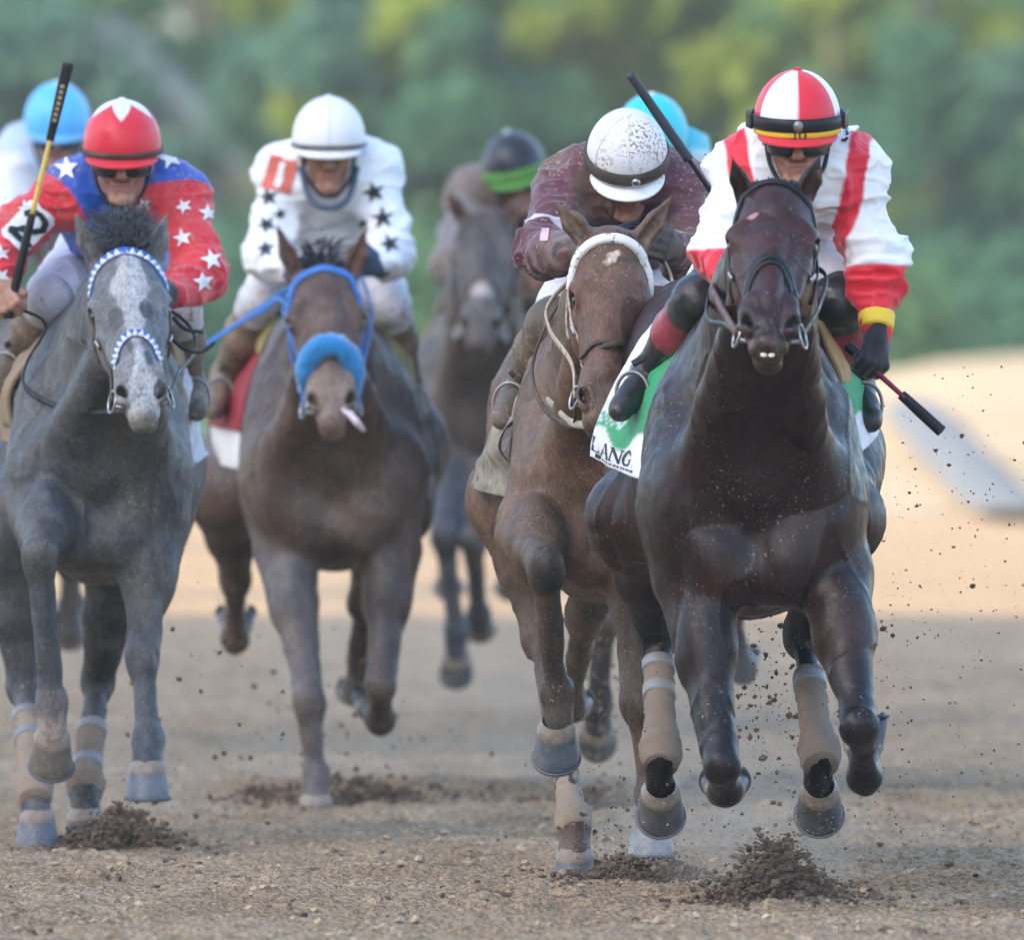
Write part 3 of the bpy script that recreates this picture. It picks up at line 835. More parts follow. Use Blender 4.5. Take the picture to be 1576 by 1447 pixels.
def make_horse(S):
    D = S['D']; h = S.get('h', .007)
    Hh = Horse(); Hh.S = S; Hh.D = D
    P = lambda px, py, dy: W(px, py, D + dy)
    x0 = W(S['x0'], 0, D)[0]; wid = S.get('wid', 1.0); skew = S.get('skew', 0); dz = S.get('dz', 0)
    T = lambda x, y, z: np.array([x0 + x * wid + skew * max(0, y - .2), D + y, z + dz])
    Hh.T = T
    cb, cl, cf, cm = S['body'], S['legs'], S['face'], S['muzzle']
    cs = S.get('shoulder', cb)
    pr = []
    e = lambda c, r, k=.05, col=cb, M=None: pr.append(El(c, np.array(r) * np.array([wid, 1, 1]), k, col, M))
    e(T(0, .80, 1.10), (.265, .62, .33)); e(T(0, .27, 1.07), (.20, .25, .33), .06, cs)
    rz = S.get('rump', .06); e(T(0, 1.2, 1.22 + rz * .7), (.22, .40, .24)); e(T(0, 1.5, 1.20 + rz), (.235, .30, .26)); e(T(0, .52, 1.40), (.075, .34, .12), .08)
    e(T(0, .58, .86), (.19, .36, .15), .08); e(T(0, .24, .83), (.13, .24, .10), .06, cs)
    e(T(0, .05, 1.10), (.125, .13, .17), .07, cs)
    for s in (-1, 1):
        Ms = np.array(Matrix.Rotation(s * R(6), 3, 'Y'))
        e(T(s * .165, .30, 1.06), (.085, .19, .24), .09, cs, Ms)
        pr.append(Rc(T(s * .05, .42, 1.34), T(s * .16, .17, 1.03), .10, .115, .10, cs))
        e(T(s * .165, .08, .98), (.085, .10, .15), .08, cs)
        e(T(s * .09, .055, .86), (.085, .085, .105), .06, cs)
        e(T(s * .195, .22, .93), (.07, .14, .16), .07, cs)
        e(T(s * .155, 1.52, 1.04), (.13, .25, .30), .09)
        e(T(s * .135, 1.68, .92), (.10, .12, .22), .05)
    # neck
    poll = P(*S['poll']); muz = P(*S['muzzle_tip'])
    w = nrm(muz - poll); u = nrm(np.array([math.cos(S.get('roll', 0)), 0, math.sin(S.get('roll', 0))]))
    u = nrm(u - w * (u @ w)); v = np.cross(w, u)
    if S.get('turn'): 
        Mt = np.array(Matrix.Rotation(S['turn'], 3, Vector(w))); u, v = Mt @ u, Mt @ v
    L = np.linalg.norm(muz - poll); sc = L / .62 * S.get('hscale', 1.0)
    Hf = np.stack([u, v, w], 1)
    hd = lambda a, b, c: poll + sc * (a * S.get('hw', 1.0) * u + b * v) + c * (L / .62) * w
    Hh.hd, Hh.u, Hh.v, Hh.w, Hh.poll, Hh.sc = hd, u, v, w, poll, sc
    base = T(0, .38, 1.21); back = hd(0, -.13, .10); mid = base * .45 + back * .55 + np.array([0, .02, .03])
    pr.append(Rc(base, mid, .27, .185, .13, cs, (1, 0, 0), 1.55)); pr.append(Rc(mid, back, .185, .135, .06, cs, (1, 0, 0), 1.45))
    for s in (-1, 1):
        pr.append(Rc(hd(s * .05, -.20, .20), T(s * .125, .10, 1.06), .045, .085, .07, cs))
        pr.append(Rc(T(s * .1, .3, 1.28), T(s * .16, .1, 1.05), .08, .07, .06, cs))
    pr.append(Rc(hd(0, -.24, .16), T(0, .03, 1.15), .055, .075, .06, cs))
    # head
    g = lambda a, b, c, r, k=.03, col=cf, sub=False: pr.append(El(hd(a, b, c), np.array(r) * sc, k * 1.0, col, Hf, sub))
    c_ = lambda A, B, ra, rb, k=.03, col=cf, n=None, q=1, sub=False: pr.append(Rc(hd(*A), hd(*B), ra * sc, rb * sc, k, col, n, q, sub))
    g(0, -.075, .09, (.092, .085, .13), .04); g(0, -.065, .20, (.098, .062, .14), .04)
    c_((0, -.058, .24), (0, -.052, .47), .072, .046, .04, cf)
    c_((0, -.026, .26), (0, -.022, .47), .030, .026, .03, cf)
    g(0, -.075, .535, (.056, .058, .075), .03, cm); g(0, -.075, .60, (.046, .046, .032), .025, cm)
    c_((0, -.17, .24), (0, -.115, .50), .062, .036, .04, cf); g(0, -.125, .575, (.040, .034, .04), .018, cm)
    for s in (-1, 1):
        g(s * .066, -.15, .20, (.036, .105, .13), .03)
        c_((s * .080, -.075, .27), (s * .060, -.070, .40), .022, .014, .022)
        g(s * .088, -.055, .195, (.034, .042, .052), .02)
        c_((s * .072, -.022, .165), (s * .104, -.055, .185), .018, .014, .015)
        g(s * .110, -.062, .213, (.022, .026, .026), .008, S.get('eyerim', cm), True)
        c_((s * .042, -.042, .46), (s * .046, -.046, .52), .030, .031, .02, cm)
        # nostril: flared rim and hollow
        g(s * .050, -.036, .545, (.026, .024, .042), .012, cm)
        Mn = Hf @ np.array(Matrix.Rotation(s * R(-24), 3, 'Y'))
        pr.append(El(hd(s * .056, -.020, .545), np.array([.0135, .036, .030]) * sc, .008, None, Mn, True))
        # ear
        tip = P(*S['ears'][0 if s < 0 else 1]); eb = hd(s * .062, -.085, .015); em = eb * .5 + tip * .5 + u * s * .006 + v * .008
        ed = nrm(tip - eb); en = nrm(v - ed * (v @ ed) + s * .45 * u); 
        pr.append(Rc(eb, em, .034 * sc, .030 * sc, .02, S.get('ear', cf), en, 1.15)); pr.append(Rc(em, tip, .030 * sc, .005, .008, S.get('ear', cf), en, 1.15))
        pr.append(Rc(eb * .6 + em * .4 + en * .026, em * .35 + tip * .65 + en * .018, .017 * sc, .012 * sc, .008, None, None, 1, True))
    pr.append(Rc(hd(-.04, -.098, .598), hd(.04, -.098, .598), .005 + S.get('gape', 0), .005 + S.get('gape', 0), .006, None, None, 1, True))
    # legs
    Hh.hooves, Hh.legs = [], []
    for leg in S['legs_px']:
        kind = leg['k']
        A = [P(*q) for q in leg['p']]
        th = R(leg['th'])
        q_ = leg.get('s', 1.0)
        c, s = math.cos(th), math.sin(th)
        n = np.array([0, s, -c]); t = np.array([0, -c, -s])
        fet = A[-1]; cor = fet + q_ * (.062 * t + .075 * n) + np.array([leg.get('ox', 0), 0, 0])
        lc = leg.get('col', cl)
        if kind == 'fore':
            el, kn = A[0], A[1]
            m1 = el * .58 + kn * .42
            ax = nrm(kn - el); cx = nrm(fet - kn)
            pr.append(Rc(el, m1, .098 * q_, .066 * q_, .05, cs if leg.get('high', 1) else lc)); pr.append(Rc(m1, kn - ax * .05, .066 * q_, .045 * q_, .03, lc))
            pr.append(El(m1 * .75 + el * .25 + np.array([0, -.02, 0]), np.array([.066, .07, .12]) * q_, .04, lc))
            pr.append(Rc(kn - ax * .045, kn + cx * .035, .044 * q_, .043 * q_, .02, lc, (0, 1, 0), 1.0))
            pr.append(El(kn + np.array([0, -.012, 0]), np.array([.050, .046, .052]) * q_, .02, lc))
            pr.append(El(kn + np.array([0, .045, 0]), np.array([.026, .03, .04]) * q_, .02, lc))
        else:
            hip, st, kn = A[0], A[1], A[2]
            cx = nrm(fet - kn); ax = nrm(kn - st); m1 = st * .5 + kn * .5
            pr.append(Rc(hip, st, .165, .105, .10, cb)); pr.append(Rc(T((st[0]-x0)*.5,.95,.98), st, .13, .08, .10, cb)); pr.append(Rc(st, m1, .11, .075, .08, leg.get('gcol', cb))); pr.append(Rc(m1, kn, .072, .046, .04, lc))
            pr.append(El(kn, np.array([.047, .058, .07]) * q_, .025, lc))
            hk = nrm(-cx * .8 + np.array([0, .6, .1]))
            pr.append(Rc(kn, kn + hk * .085, .034, .022, .03, lc))
        pr.append(Rc(kn + cx * .03, fet - cx * .03, .0345 * q_, .033 * q_, .025, lc))
        pr.append(Rc(kn + cx * .05 + np.array([0, .022, 0]), fet - cx * .03 + np.array([0, .022, 0]), .017 * q_, .018 * q_, .012, lc))
        pr.append(El(fet, np.array([.045, .047, .047]) * q_, .025, lc)); pr.append(El(fet + (-t * .03), np.array([.034, .03, .03]) * q_, .02, lc))
        pr.append(Rc(fet, cor, .037 * q_, .044 * q_, .02, leg.get('pcol', lc)))
        Hh.hooves.append((cor, th, R(leg.get('roll', 0)), R(leg.get('yaw', 0)), q_, leg)); Hh.legs.append((kn, fet, q_, leg))
    fine = S.get('fine', .0055)
    hx = sorted([hd(-.14, 0, 0)[0], hd(.14, 0, 0)[0], muz[0] - .09, muz[0] + .09])
    hz = sorted([muz[2] - .05, max(P(*S['ears'][0])[2], P(*S['ears'][1])[2]) + .03])
    hy = sorted([muz[1] - .08, poll[1] + .14])
    V, Q = sdf_mesh(pr, h, [(hx[0], hx[-1], fine)], [(hy[0], hy[1], fine), (D + .5, D + 3, max(h, .011))], [(hz[0], hz[1], fine)], 1)
    Nn = vnormals(V, Q)
    # low muscle and vein relief, skin over bone
    V = V + Nn * ((fbm(V, 7, 3, 3) - .5) * .010 + (fbm(V * np.array([1, 1, .45]), 28, 5, 2) - .5) * .004 + (1 - np.abs(2 * vnoise(V * np.array([1, 1, .6]), 9, 12) - 1)) ** 16 * .0042 - (1 - np.abs(2 * vnoise(V * np.array([1, 1, .5]), 5.5, 13) - 1)) ** 9 * .009)[:, None]
    cols = prim_colours(V, pr, cb, .014)
    hc = (V - poll) @ Hf
    hc[:, :2] /= sc; hc[:, 2] *= .62 / L
    near = ((hc[:, 2] > -.25) & (hc[:, 2] < .70) & (np.abs(hc[:, 0]) < .22) & (hc[:, 1] > -.3) & (hc[:, 1] < .2))
    cols = S['paint'](V, cols, hc, near, Hh) if 'paint' in S else cols
    cols = cols * (1 + .5 * (fbm(V * np.array([1, 1, .3]), 55, 61, 2) - .5) + .35 * (fbm(V * np.array([1, 1, .5]), 11, 62, 3) - .5))[:, None]
    cols = cols * np.array(S.get('tone', (.72, .68, .68)))[None]
    nost = near & (np.hypot((np.abs(hc[:, 0]) - .056) / .02, (hc[:, 2] - .545) / .036) < 1.05) & (hc[:, 1] > -.09)
    rn = np.hypot((np.abs(hc[:, 0]) - .056 + (hc[:, 2] - .545) * .3) / .0145, (hc[:, 2] - .545) / .029)
    cols[nost] = mixc(cols[nost], (.012, .008, .008), 1 - sstep(.8, 1.05, rn[nost]))
    org = np.array([x0 + skew * .6, D + .75, 0])
    ob = mesh_np('horse', V, Q, S['mat'], cols, None, org)
    tag(ob, S['label'], 'horse', 'race horses galloping down the dirt track')
    Hh.ob = ob; Hh.V, Hh.Q = V, Q
    Hh.bvh = bvh_np(V, Q)
    for (cor, th, ro, ya, q_, leg) in Hh.hooves:
        hv, hq, cap, shoe, grip, (n, t, uu) = hoof_parts(cor, th, ro, ya, q_ * .93)
        d_ = (hv - cor) @ n / q_
        hcol = np.array(leg.get('hoof', (.10, .105, .115))) * np.array([.55, .60, .68])
        cc = np.tile(np.array(hcol)[None], (len(hv), 1))
        cc = mixc(cc, leg.get('band', (.25, .20, .16)), 1 - sstep(.003, .009, d_))
        cc = mixc(cc, (.17, .14, .115), sstep(.5, .8, vnoise(hv, 40, 4)) * .4)
        o = build('hoof', [(hv, hq, cap)], hoof_m, ob, Vector(cor))
        at = o.data.attributes.new('Col', 'FLOAT_COLOR', 'POINT'); c4 = np.ones((len(hv), 4), np.float32); c4[:, :3] = cc; at.data.foreach_set('color', c4.ravel())
        if S.get('detail', 1):
            sh = build('horseshoe', [shoe] + grip, shoe_m, o, Vector(cor))
        if leg.get('wrap'):
            kn, fet, _, _ = Hh.legs[[x[5] is leg for x in Hh.hooves].index(True)]
            wc, w0, w1 = leg['wrap']
            pts = [kn + (fet - kn) * f for f in np.linspace(w0, w1, 17)]
            f_ = np.linspace(0, 1, 17)
            rad = [(.0385 + .017 * math.exp(-((x - .84) / .16) ** 2) + .0012 * (i % 2)) * q_ * leg.get('ws', 1) for i, x in enumerate(f_)]
            wr = tube('leg_wrap', pts, rad, wc, ob, 50, 22, hint=(0, 1, 0), lumps=.008, seed=int(kn[0] * 100) % 50)
            if leg.get('tape'):
                for f in leg['tape']:
                    p0 = kn + (fet - kn) * (w0 + (w1 - w0) * f); dd = nrm(fet - kn)
                    tube('tape_band', [p0 - dd * .017, p0 + dd * .017], .0425 * q_ * leg.get('ws', 1), TAPE, wr, 4, 18, hint=(0, 1, 0))
    # eyes
    for s in (-1, 1):
        eo = build('eye', [ball_arrays(hd(s * .094, -.060, .212), (.021 * sc,) * 3)], eye_m, ob)
    if S.get('teeth'):
        for a in (-.013, .006):
            build('tooth', [ball_arrays(hd(a, -.062, .631), np.array([.0092, .005, .0095]) * sc, Hf, 10, 8)], TEETH, ob)
    # forelock and mane
    hm = S['hair']
    lk = S.get('forelock')
    if lk:
        n_, len_, spread, up = lk
        ro, ti, be = [], [], []
        for i in range(n_):
            a, b = rnd.uniform(-.05, .05), rnd.uniform(-.10, .02)
            r0 = hd(a, -.01 + rnd.uniform(-.05, 0), b)
            t1 = r0 + u * (a * .8 + rnd.gauss(0, spread)) + np.array([0, rnd.gauss(-.005, .015), up * len_ * rnd.uniform(.3, 1.1)]) + v * len_ * rnd.uniform(.1, .35) + w * len_ * rnd.uniform(-.2, .3)
            if up < 0: r0 = hd(a, -.035, rnd.uniform(-.02, .03)); t1 = r0 + w * len_ * rnd.uniform(.5, 1.4) + u * (a * .2 + rnd.gauss(0, spread)) + v * rnd.uniform(.03, .045)
            ro.append(r0); ti.append(t1); be.append(r0 * .5 + t1 * .5 + v * len_ * .25 + np.array([0, 0, len_ * .25 * max(0, up)]))
        build('forelock', [ribbon_hair(ro, ti, be, S.get('hair_r', .0024))], hm, ob)
    ro, ti, be = [], [], []
    m0 = hd(0, -.16, -.03); m1 = T(0, .45, 1.50)
    for i in range(S.get('mane', 240)):
        f = rnd.random()
        q = m0 * (1 - f) + m1 * f + np.array([0, 0, .05 * math.sin(f * 3.14)])
        hit = Hh.bvh.ray_cast(Vector((q[0], q[1], q[2] + .5)), Vector((0, 0, -1)))
        r0 = np.array(hit[0]) if hit[0] else q
        r0 = r0 - np.array([0, 0, .006])
        sd_ = S.get('mane_side', 1)
        t1 = r0 + np.array([sd_ * rnd.uniform(.02, .10), rnd.uniform(.02, .16), rnd.uniform(-.08, .05)])
        ro.append(r0); ti.append(t1); be.append(r0 * .5 + t1 * .5 + np.array([0, .02, .04]))
    build('mane', [ribbon_hair(ro, ti, be, .003)], hm, ob)
    ro, ti, be = [], [], []
    dk = T(0, 1.76, 1.28)
    for i in range(160):
        r0 = dk + np.array([rnd.gauss(0, .015), rnd.uniform(-.03, .03), rnd.gauss(0, .02)])
        t1 = r0 + np.array([rnd.gauss(0, .07), rnd.uniform(.3, .75), rnd.uniform(-.35, -.05)])
        ro.append(r0); ti.append(t1); be.append(r0 * .5 + t1 * .5 + np.array([rnd.gauss(0, .03), 0, .12]))
    build('tail', [ribbon_hair(ro, ti, be, .004, 7)], hm, ob)
    return Hh

def head_path(Hh, pts, n=40, lift=.003):
    """Points on the head surface: pts = [(angle round the head, 0 = face, 90 = cheek; distance down from the poll)]."""
    A = catmull([(a, w, 0) for a, w in pts], n)
    out, nn = [], []
    for a, w, _ in A:
        r = nrm(math.sin(R(a)) * Hh.u + math.cos(R(a)) * Hh.v)
        c = Hh.hd(0, -.085, w)
        hit = Hh.bvh.ray_cast(Vector(c + r * .20), Vector(-r))
        p = np.array(hit[0]) if hit[0] is not None else c + r * .1
        out.append(p + r * lift); nn.append(r)
    out = np.array(out)
    for _ in range(2):
        o2 = out.copy(); o2[1:-1] = out[1:-1] * .5 + (out[2:] + out[:-2]) * .25; out = o2
    return out, np.array(nn)

def make_bridle(Hh, B, label):
    root = empty('bridle', Hh.poll)
    tag(root, label, 'bridle', 'bridles on the race horses')
    def strap(name, pts, wd, mat, n=44, thick=.004, lift=.003):
        p, q = head_path(Hh, pts, n, lift)
        return build(name, [strap_arrays(p, wd, thick, q)], mat, root), p, q
    brow, pb, nb = strap('browband', B['brow'], B.get('bw', .016), B['brow_m'], 60, B.get('bt', .005))
    if B.get('inlay'):
        for strap_ob, pts in ((brow, B['brow']), (None, B['nose'])):
            p, q = head_path(Hh, pts, 2 * B['inlay_n'] + 1, .0085)
            tg = np.gradient(p, axis=0); tg /= np.linalg.norm(tg, axis=1)[:, None]
            Vs, Fs = [], []
            for i in range(0, len(p) - 2, 2):
                b = np.cross(tg[i + 1], q[i + 1]); hw = np.linalg.norm(p[i + 2] - p[i]) * .48; hh = B['bw'] * .5
                A = [p[i + 1] - tg[i + 1] * hw + b * hh * .9, p[i + 1] + tg[i + 1] * hw + b * hh * .9, p[i + 1] - b * hh]
                k = [x + q[i + 1] * .003 for x in A] + [x - q[i + 1] * .004 for x in A]
                Vs.append((np.array(k), np.array([[0, 1, 2], [0, 3, 4], [0, 4, 1], [1, 4, 5], [1, 5, 2], [2, 5, 3], [2, 3, 0]])))
            B.setdefault('_in', []).append(Vs)
    nose = None
    if B.get('nose'):
        if B.get('roll'):
            p, q = head_path(Hh, B['nose'], 40, B['roll'] * .55)
            rr = np.interp(np.linspace(0, 1, 40), [0, .12, .5, .88, 1], [.55, .9, 1, .9, .55]) * B['roll']
            t_ = tube_arrays(p, rr, 60, 18, hint=tuple(Hh.w), lumps=.012, seed=3)
            nose = build('noseband', [t_], B['nose_m'], root)
        else:
            nose, pn, qn = strap('noseband', B['nose'], B.get('nw', .02), B['nose_m'], 60, .005)
            if B.get('nose2'): strap('flash_band', B['nose2'], .012, B['nose_m'], 60, .004)
    if B.get('inlay'):
        build('triangle_inlay', B['_in'][0], B['inlay'], brow); build('triangle_inlay', B['_in'][1], B['inlay'], nose)
    Hh.bridle = root
    Hh.rings = []
    for s in (-1, 1):
        ck, _, _ = strap('cheekpiece', [(s * 62, .05), (s * 84, .12), (s * 94, .26), (s * 92, .40), (s * 84, .485)], B.get('cw', .015), B['cheek_m'])
        if B.get('throat', 1): strap('throat_latch', [(s * 100, .06), (s * 118, .16), (s * 140, .26)], .012, B['cheek_m'])
        c = Hh.hd(s * .082, -.105, .505)
        Hh.rings.append(c)
        build('bit_ring', [torus_arrays(c, .030, .0038, nrm(Hh.u * s + .35 * Hh.v), 24, 8)], steel, root)
        if B.get('buckles', 1):
            for a, w in ((s * 90, .30), (s * 84, .455)):
                p, q = head_path(Hh, [(a, w - .012), (a, w), (a, w + .012)], 6, .009)
                build('buckle', [strap_arrays(p, .018, .003, q)], steel, root)
    tube('bit', [Hh.hd(-.08, -.105, .525), Hh.hd(0, -.10, .535), Hh.hd(.08, -.105, .525)], .006, steel, root, 10, 8)
    return root
# ------------------------------------------------------------------ the field of horses
TAPE = surf('white_tape', (.21, .225, .24), rough=.5, var=.2, dust=.4)
wrap_tan = surf('tan_bandage', (.215, .165, .125), rough=.85, var=.15, bump=.6, bscale=220, stretch=(1, 1, 4), dust=.3)
wrap_sand = surf('sandy_bandage', (.30, .235, .18), rough=.85, var=.15, bump=.6, bscale=220, stretch=(1, 1, 4), dust=.4)

def paint_lead(V, c, hc, near, H):
    a = np.clip(1 - np.hypot((hc[:, 0] + .050 + (hc[:, 2] - .15) * .3) / .019, (hc[:, 2] - .155) / .017), 0, 1)
    c = mixc(c, (.50, .46, .45), near * (hc[:, 1] > -.1) * sstep(.15, .4, a + (vnoise(V, 90, 2) - .5) * .4))
    f = near * sstep(.47, .60, hc[:, 2]) * sstep(.35, .75, fbm(V, 30, 6))
    c = mixc(c, (.12, .105, .10), f * .7)
    d = sstep(.45, .7, fbm(V, 6, 16)) * sstep(1.0, .7, V[:, 2]) * sstep(.5, .75, V[:, 2])
    return mixc(c, (.075, .050, .036), d * .45)
lead = make_horse(dict(D=39.9, x0=1162, h=.007, wid=1.0, skew=-.055, rump=.13, mat=coat,
    body=(.026, .014, .013), shoulder=(.022, .0145, .014), legs=(.011, .0105, .013), face=(.050, .024, .018), muzzle=(.026, .021, .022), ear=(.03, .018, .015),
    poll=(1192, 272, -.42), muzzle_tip=(1184, 512, -.88), teeth=1, ears=((1126, 240, -.40), (1262, 238, -.40)), gape=.006, mane=200,
    legs_px=[
        dict(k='fore', p=[(1072, 900, .14), (1108, 1178, -.10), (1117, 1216, .13)], th=128),
        dict(k='fore', p=[(1285, 890, .14), (1322, 1118, -.16), (1330, 1196, .08)], th=178),
        dict(k='hind', p=[(1065, 700, 1.45), (980, 800, 1.05), (1012, 985, 1.30), (1017, 1165, 1.02)], th=62, wrap=(wrap_tan, .22, 1.08), tape=(.02, .28)),
        dict(k='hind', p=[(1265, 700, 1.45), (1280, 800, 1.05), (1236, 985, 1.28), (1262, 1165, .95)], th=64, wrap=(wrap_tan, .30, 1.08), tape=(.1,)),
    ], hair=hair_black, forelock=(160, .05, .008, -1), paint=paint_lead,
    tone=(.84, .48, .40),
    label='dark bay horse leading the field, small white mark over one eye'))
make_bridle(lead, dict(brow=[(-88, .13), (-55, .06), (0, .035), (55, .06), (88, .13)], brow_m=leather_black, nose=[(-92, .46), (-60, .40), (0, .335), (60, .40), (92, .46)], nose_m=leather_black,
    nose2=[(-92, .50), (-60, .43), (0, .355), (60, .43), (92, .50)], cheek_m=leather_black), 'black leather bridle with double noseband on the dark bay leader')

def paint_grey(V, c, hc, near, H):
    n = fbm(V, 16, 21, 4)
    c = c * (1 + (n[:, None] - .5) * .3)
    dust = sstep(.42, .62, fbm(V, 5, 22)) * .55
    c = mixc(c, (.125, .105, .085), dust * (V[:, 2] > .5))
    dap = sstep(.50, .62, vnoise(V, 34, 27)) * (1 - near)
    c = mixc(c, (.20, .205, .215), dap * .16)
    f = near * (hc[:, 1] > -.10)
    wn_ = (fbm(V, 26, 23, 4) - .5)
    half = np.interp(hc[:, 2], [.03, .10, .17, .25, .33, .42, .50, .6], [.004, .035, .062, .040, .022, .018, .03, .05])
    bl = f * sstep(.25, -.25, (np.abs(hc[:, 0] - .004) + wn_ * .05 - half) / .03)
    c = mixc(c, (.58, .56, .53), bl * .9)
    for (a, b, ra, rb) in ((-.046, .275, .022, .040), (.044, .255, .020, .040), (-.02, .40, .012, .03), (.028, .44, .014, .03)):
        d = np.hypot((hc[:, 0] - a) / ra, (hc[:, 2] - b) / rb) + wn_ * 1.2
        c = mixc(c, (.075, .08, .09), f * sstep(1.1, .7, d) * .9)
    c = mixc(c, (.045, .042, .045), near * sstep(.55, .7, fbm(V, 45, 29)) * sstep(.48, .56, hc[:, 2]) * .6)
    return c
grey = make_horse(dict(D=44.3, x0=150, h=.0075, wid=.86, skew=.0, mat=coat_muddy,
    body=(.095, .098, .105), shoulder=(.078, .079, .084), legs=(.075, .082, .094), face=(.21, .215, .22), muzzle=(.33, .31, .29), ear=(.22, .22, .22), eyerim=(.05, .05, .055),
    poll=(190, 378, -.40), muzzle_tip=(222, 622, -.80), ears=((117, 330, -.38), (258, 328, -.38)), gape=.006, mane=200,
    legs_px=[
        dict(k='fore', p=[(72, 795, .10), (60, 852, -.30), (80, 1082, -.22)], th=38, pcol=(.36, .27, .21), hoof=(.20, .155, .11), yaw=6),
        dict(k='fore', p=[(235, 815, .14), (219, 1008, -.04), (228, 1140, -.12)], th=4, hoof=(.18, .215, .25)),
        dict(k='hind', p=[(60, 700, 1.35), (8, 815, .95), (38, 1060, 1.02), (52, 1215, .60)], th=6, wrap=(wrap_sand, .30, 1.12), tape=(.0, .25), ws=1.0, hoof=(.19, .215, .24), ox=.012),
        dict(k='hind', p=[(215, 720, 1.45), (190, 850, 1.15), (150, 1050, 1.42), (131, 1215, 1.12)], th=4, wrap=(wrap_tan, .42, 1.05), tape=(.05, .55), col=(.035, .034, .037), gcol=(.05, .05, .052)),
    ], hair=hair_grey, forelock=(750, .095, .02, .55), hair_r=.0019, paint=paint_grey,
    tone=(.70, .72, .76),
    label='grey horse with ragged white blaze and blue and white triangle browband'))
make_bridle(grey, dict(brow=[(-86, .12), (-50, .065), (0, .040), (50, .065), (86, .12)], brow_m=blue_lth, bw=.026, bt=.008, inlay=white_lth, inlay_n=17, nose=[(-84, .44), (-45, .385), (0, .355), (45, .385), (84, .44)], nose_m=blue_lth, nw=.026, cheek_m=leather_mud),
    'bridle with blue and white triangle bands on the grey horse')

def paint_dusty(strength, col=(.15, .12, .10), legs=None):
    def f(V, c, hc, near, H):
        c = c * (1 + (fbm(V, 14, 33, 4)[:, None] - .5) * .5)
        d = sstep(.40, .65, fbm(V, 4.5, 34)) * strength
        return mixc(c, col, d)
    return f
def paint_bay(V, c, hc, near, H):
    c = paint_dusty(.45, (.135, .115, .10))(V, c, hc, near, H)
    return mixc(c, (.19, .165, .145), near * sstep(.40, .50, hc[:, 2]) * .8)
bay = make_horse(dict(D=48.2, x0=512, h=.0085, fine=.007, wid=.98, skew=-.02, dz=-.03, mat=coat_muddy,
    body=(.060, .042, .036), shoulder=(.052, .038, .034), legs=(.055, .053, .056), face=(.070, .045, .036), muzzle=(.17, .15, .135), ear=(.085, .042, .028),
    poll=(497, 402, -.40), muzzle_tip=(512, 632, -.82), ears=((427, 346, -.38), (563, 350, -.38)), gape=.008,
    legs_px=[
        dict(k='fore', p=[(440, 850, .14), (474, 1075, -.16), (487, 1190, -.16)], th=12, col=(.085, .09, .105), high=0, hoof=(.12, .12, .12)),
        dict(k='fore', p=[(600, 850, .14), (586, 1055, -.08), (586, 1108, .14)], th=150, hoof=(.055, .06, .07), ox=-.03),
        dict(k='hind', p=[(400, 680, 1.45), (352, 760, 1.10), (362, 890, 1.40), (362, 985, 1.62)], th=150, col=(.045, .036, .033), gcol=(.05, .038, .033)),
        dict(k='hind', p=[(610, 690, 1.45), (600, 780, 1.15), (560, 930, 1.45), (548, 1060, 1.72)], th=120, col=(.045, .036, .033)),
    ], hair=hair_black, forelock=(150, .06, .02, .2), paint=paint_bay,
    tone=(1.0, .80, .70),
    label='bay horse with fluffy blue noseband and blue bridle'))
make_bridle(bay, dict(brow=[(-92, .14), (-55, .065), (0, .038), (55, .065), (92, .14)], brow_m=blue_strap, bw=.024, bt=.008, nose=[(-112, .46), (-80, .43), (0, .375), (80, .43), (112, .46)], nose_m=blue_fleece, roll=.037, cheek_m=blue_strap, cw=.02, buckles=0),
    'blue bridle with thick fleece noseband on the bay horse')
_tg = tube('tongue_tie', [W(524, 630, 47.44), W(538, 638, 47.40), W(549, 650, 47.38), W(560, 664, 47.40)], [.006, .011, .013, .007], surf('pink_cloth', (.66, .58, .64), rough=.7), bay.bridle, 16, 10, flat=.4)

def paint_brown(V, c, hc, near, H):
    c = paint_dusty(.5, (.19, .15, .11))(V, c, hc, near, H)
    a = np.clip(1 - np.hypot((hc[:, 0] + .004 + (hc[:, 2] - .11) * .35) / .029, (hc[:, 2] - .112) / .034), 0, 1)
    return mixc(c, (.70, .66, .62), near * (hc[:, 1] > -.1) * sstep(.2, .5, a + (vnoise(V, 70, 2) - .5) * .6))
brown = make_horse(dict(D=42.0, x0=938, h=.0075, wid=.86, skew=-.05, dz=.0, mat=coat_muddy,
    body=(.125, .080, .054), shoulder=(.130, .090, .064), legs=(.060, .054, .052), face=(.125, .072, .052), muzzle=(.11, .08, .065), ear=(.13, .095, .075),
    poll=(948, 352, -.40), muzzle_tip=(926, 640, -.70), turn=R(-5), hw=.90, ears=((856, 312, -.36), (1034, 302, -.36)), gape=.004,
    legs_px=[
        dict(k='fore', p=[(815, 815, .10), (838, 868, -.28), (856, 1065, -.06)], th=42, col=(.038, .040, .046), hoof=(.13, .155, .18)),
        dict(k='fore', p=[(985, 830, .14), (982, 1080, .0), (1002, 1225, -.02)], th=2, col=(.030, .027, .028), hoof=(.42, .42, .41), yaw=-4),
        dict(k='hind', p=[(850, 650, 1.40), (792, 770, 1.0), (832, 980, .90), (884, 1270, .22)], th=10, gcol=(.12, .08, .058), col=(.085, .066, .055), wrap=(wrap_sand, .62, 1.04), tape=(), ws=.88, hoof=(.16, .20, .25)),
        dict(k='hind', p=[(960, 690, 1.45), (960, 800, 1.2), (900, 950, 1.5), (880, 1080, 1.75)], th=120),
    ], hair=hair_black, forelock=(110, .05, .008, -1), paint=paint_brown,
    tone=(.84, .68, .58),
    label='brown horse with white browband and small white star, racing beside the leader'))
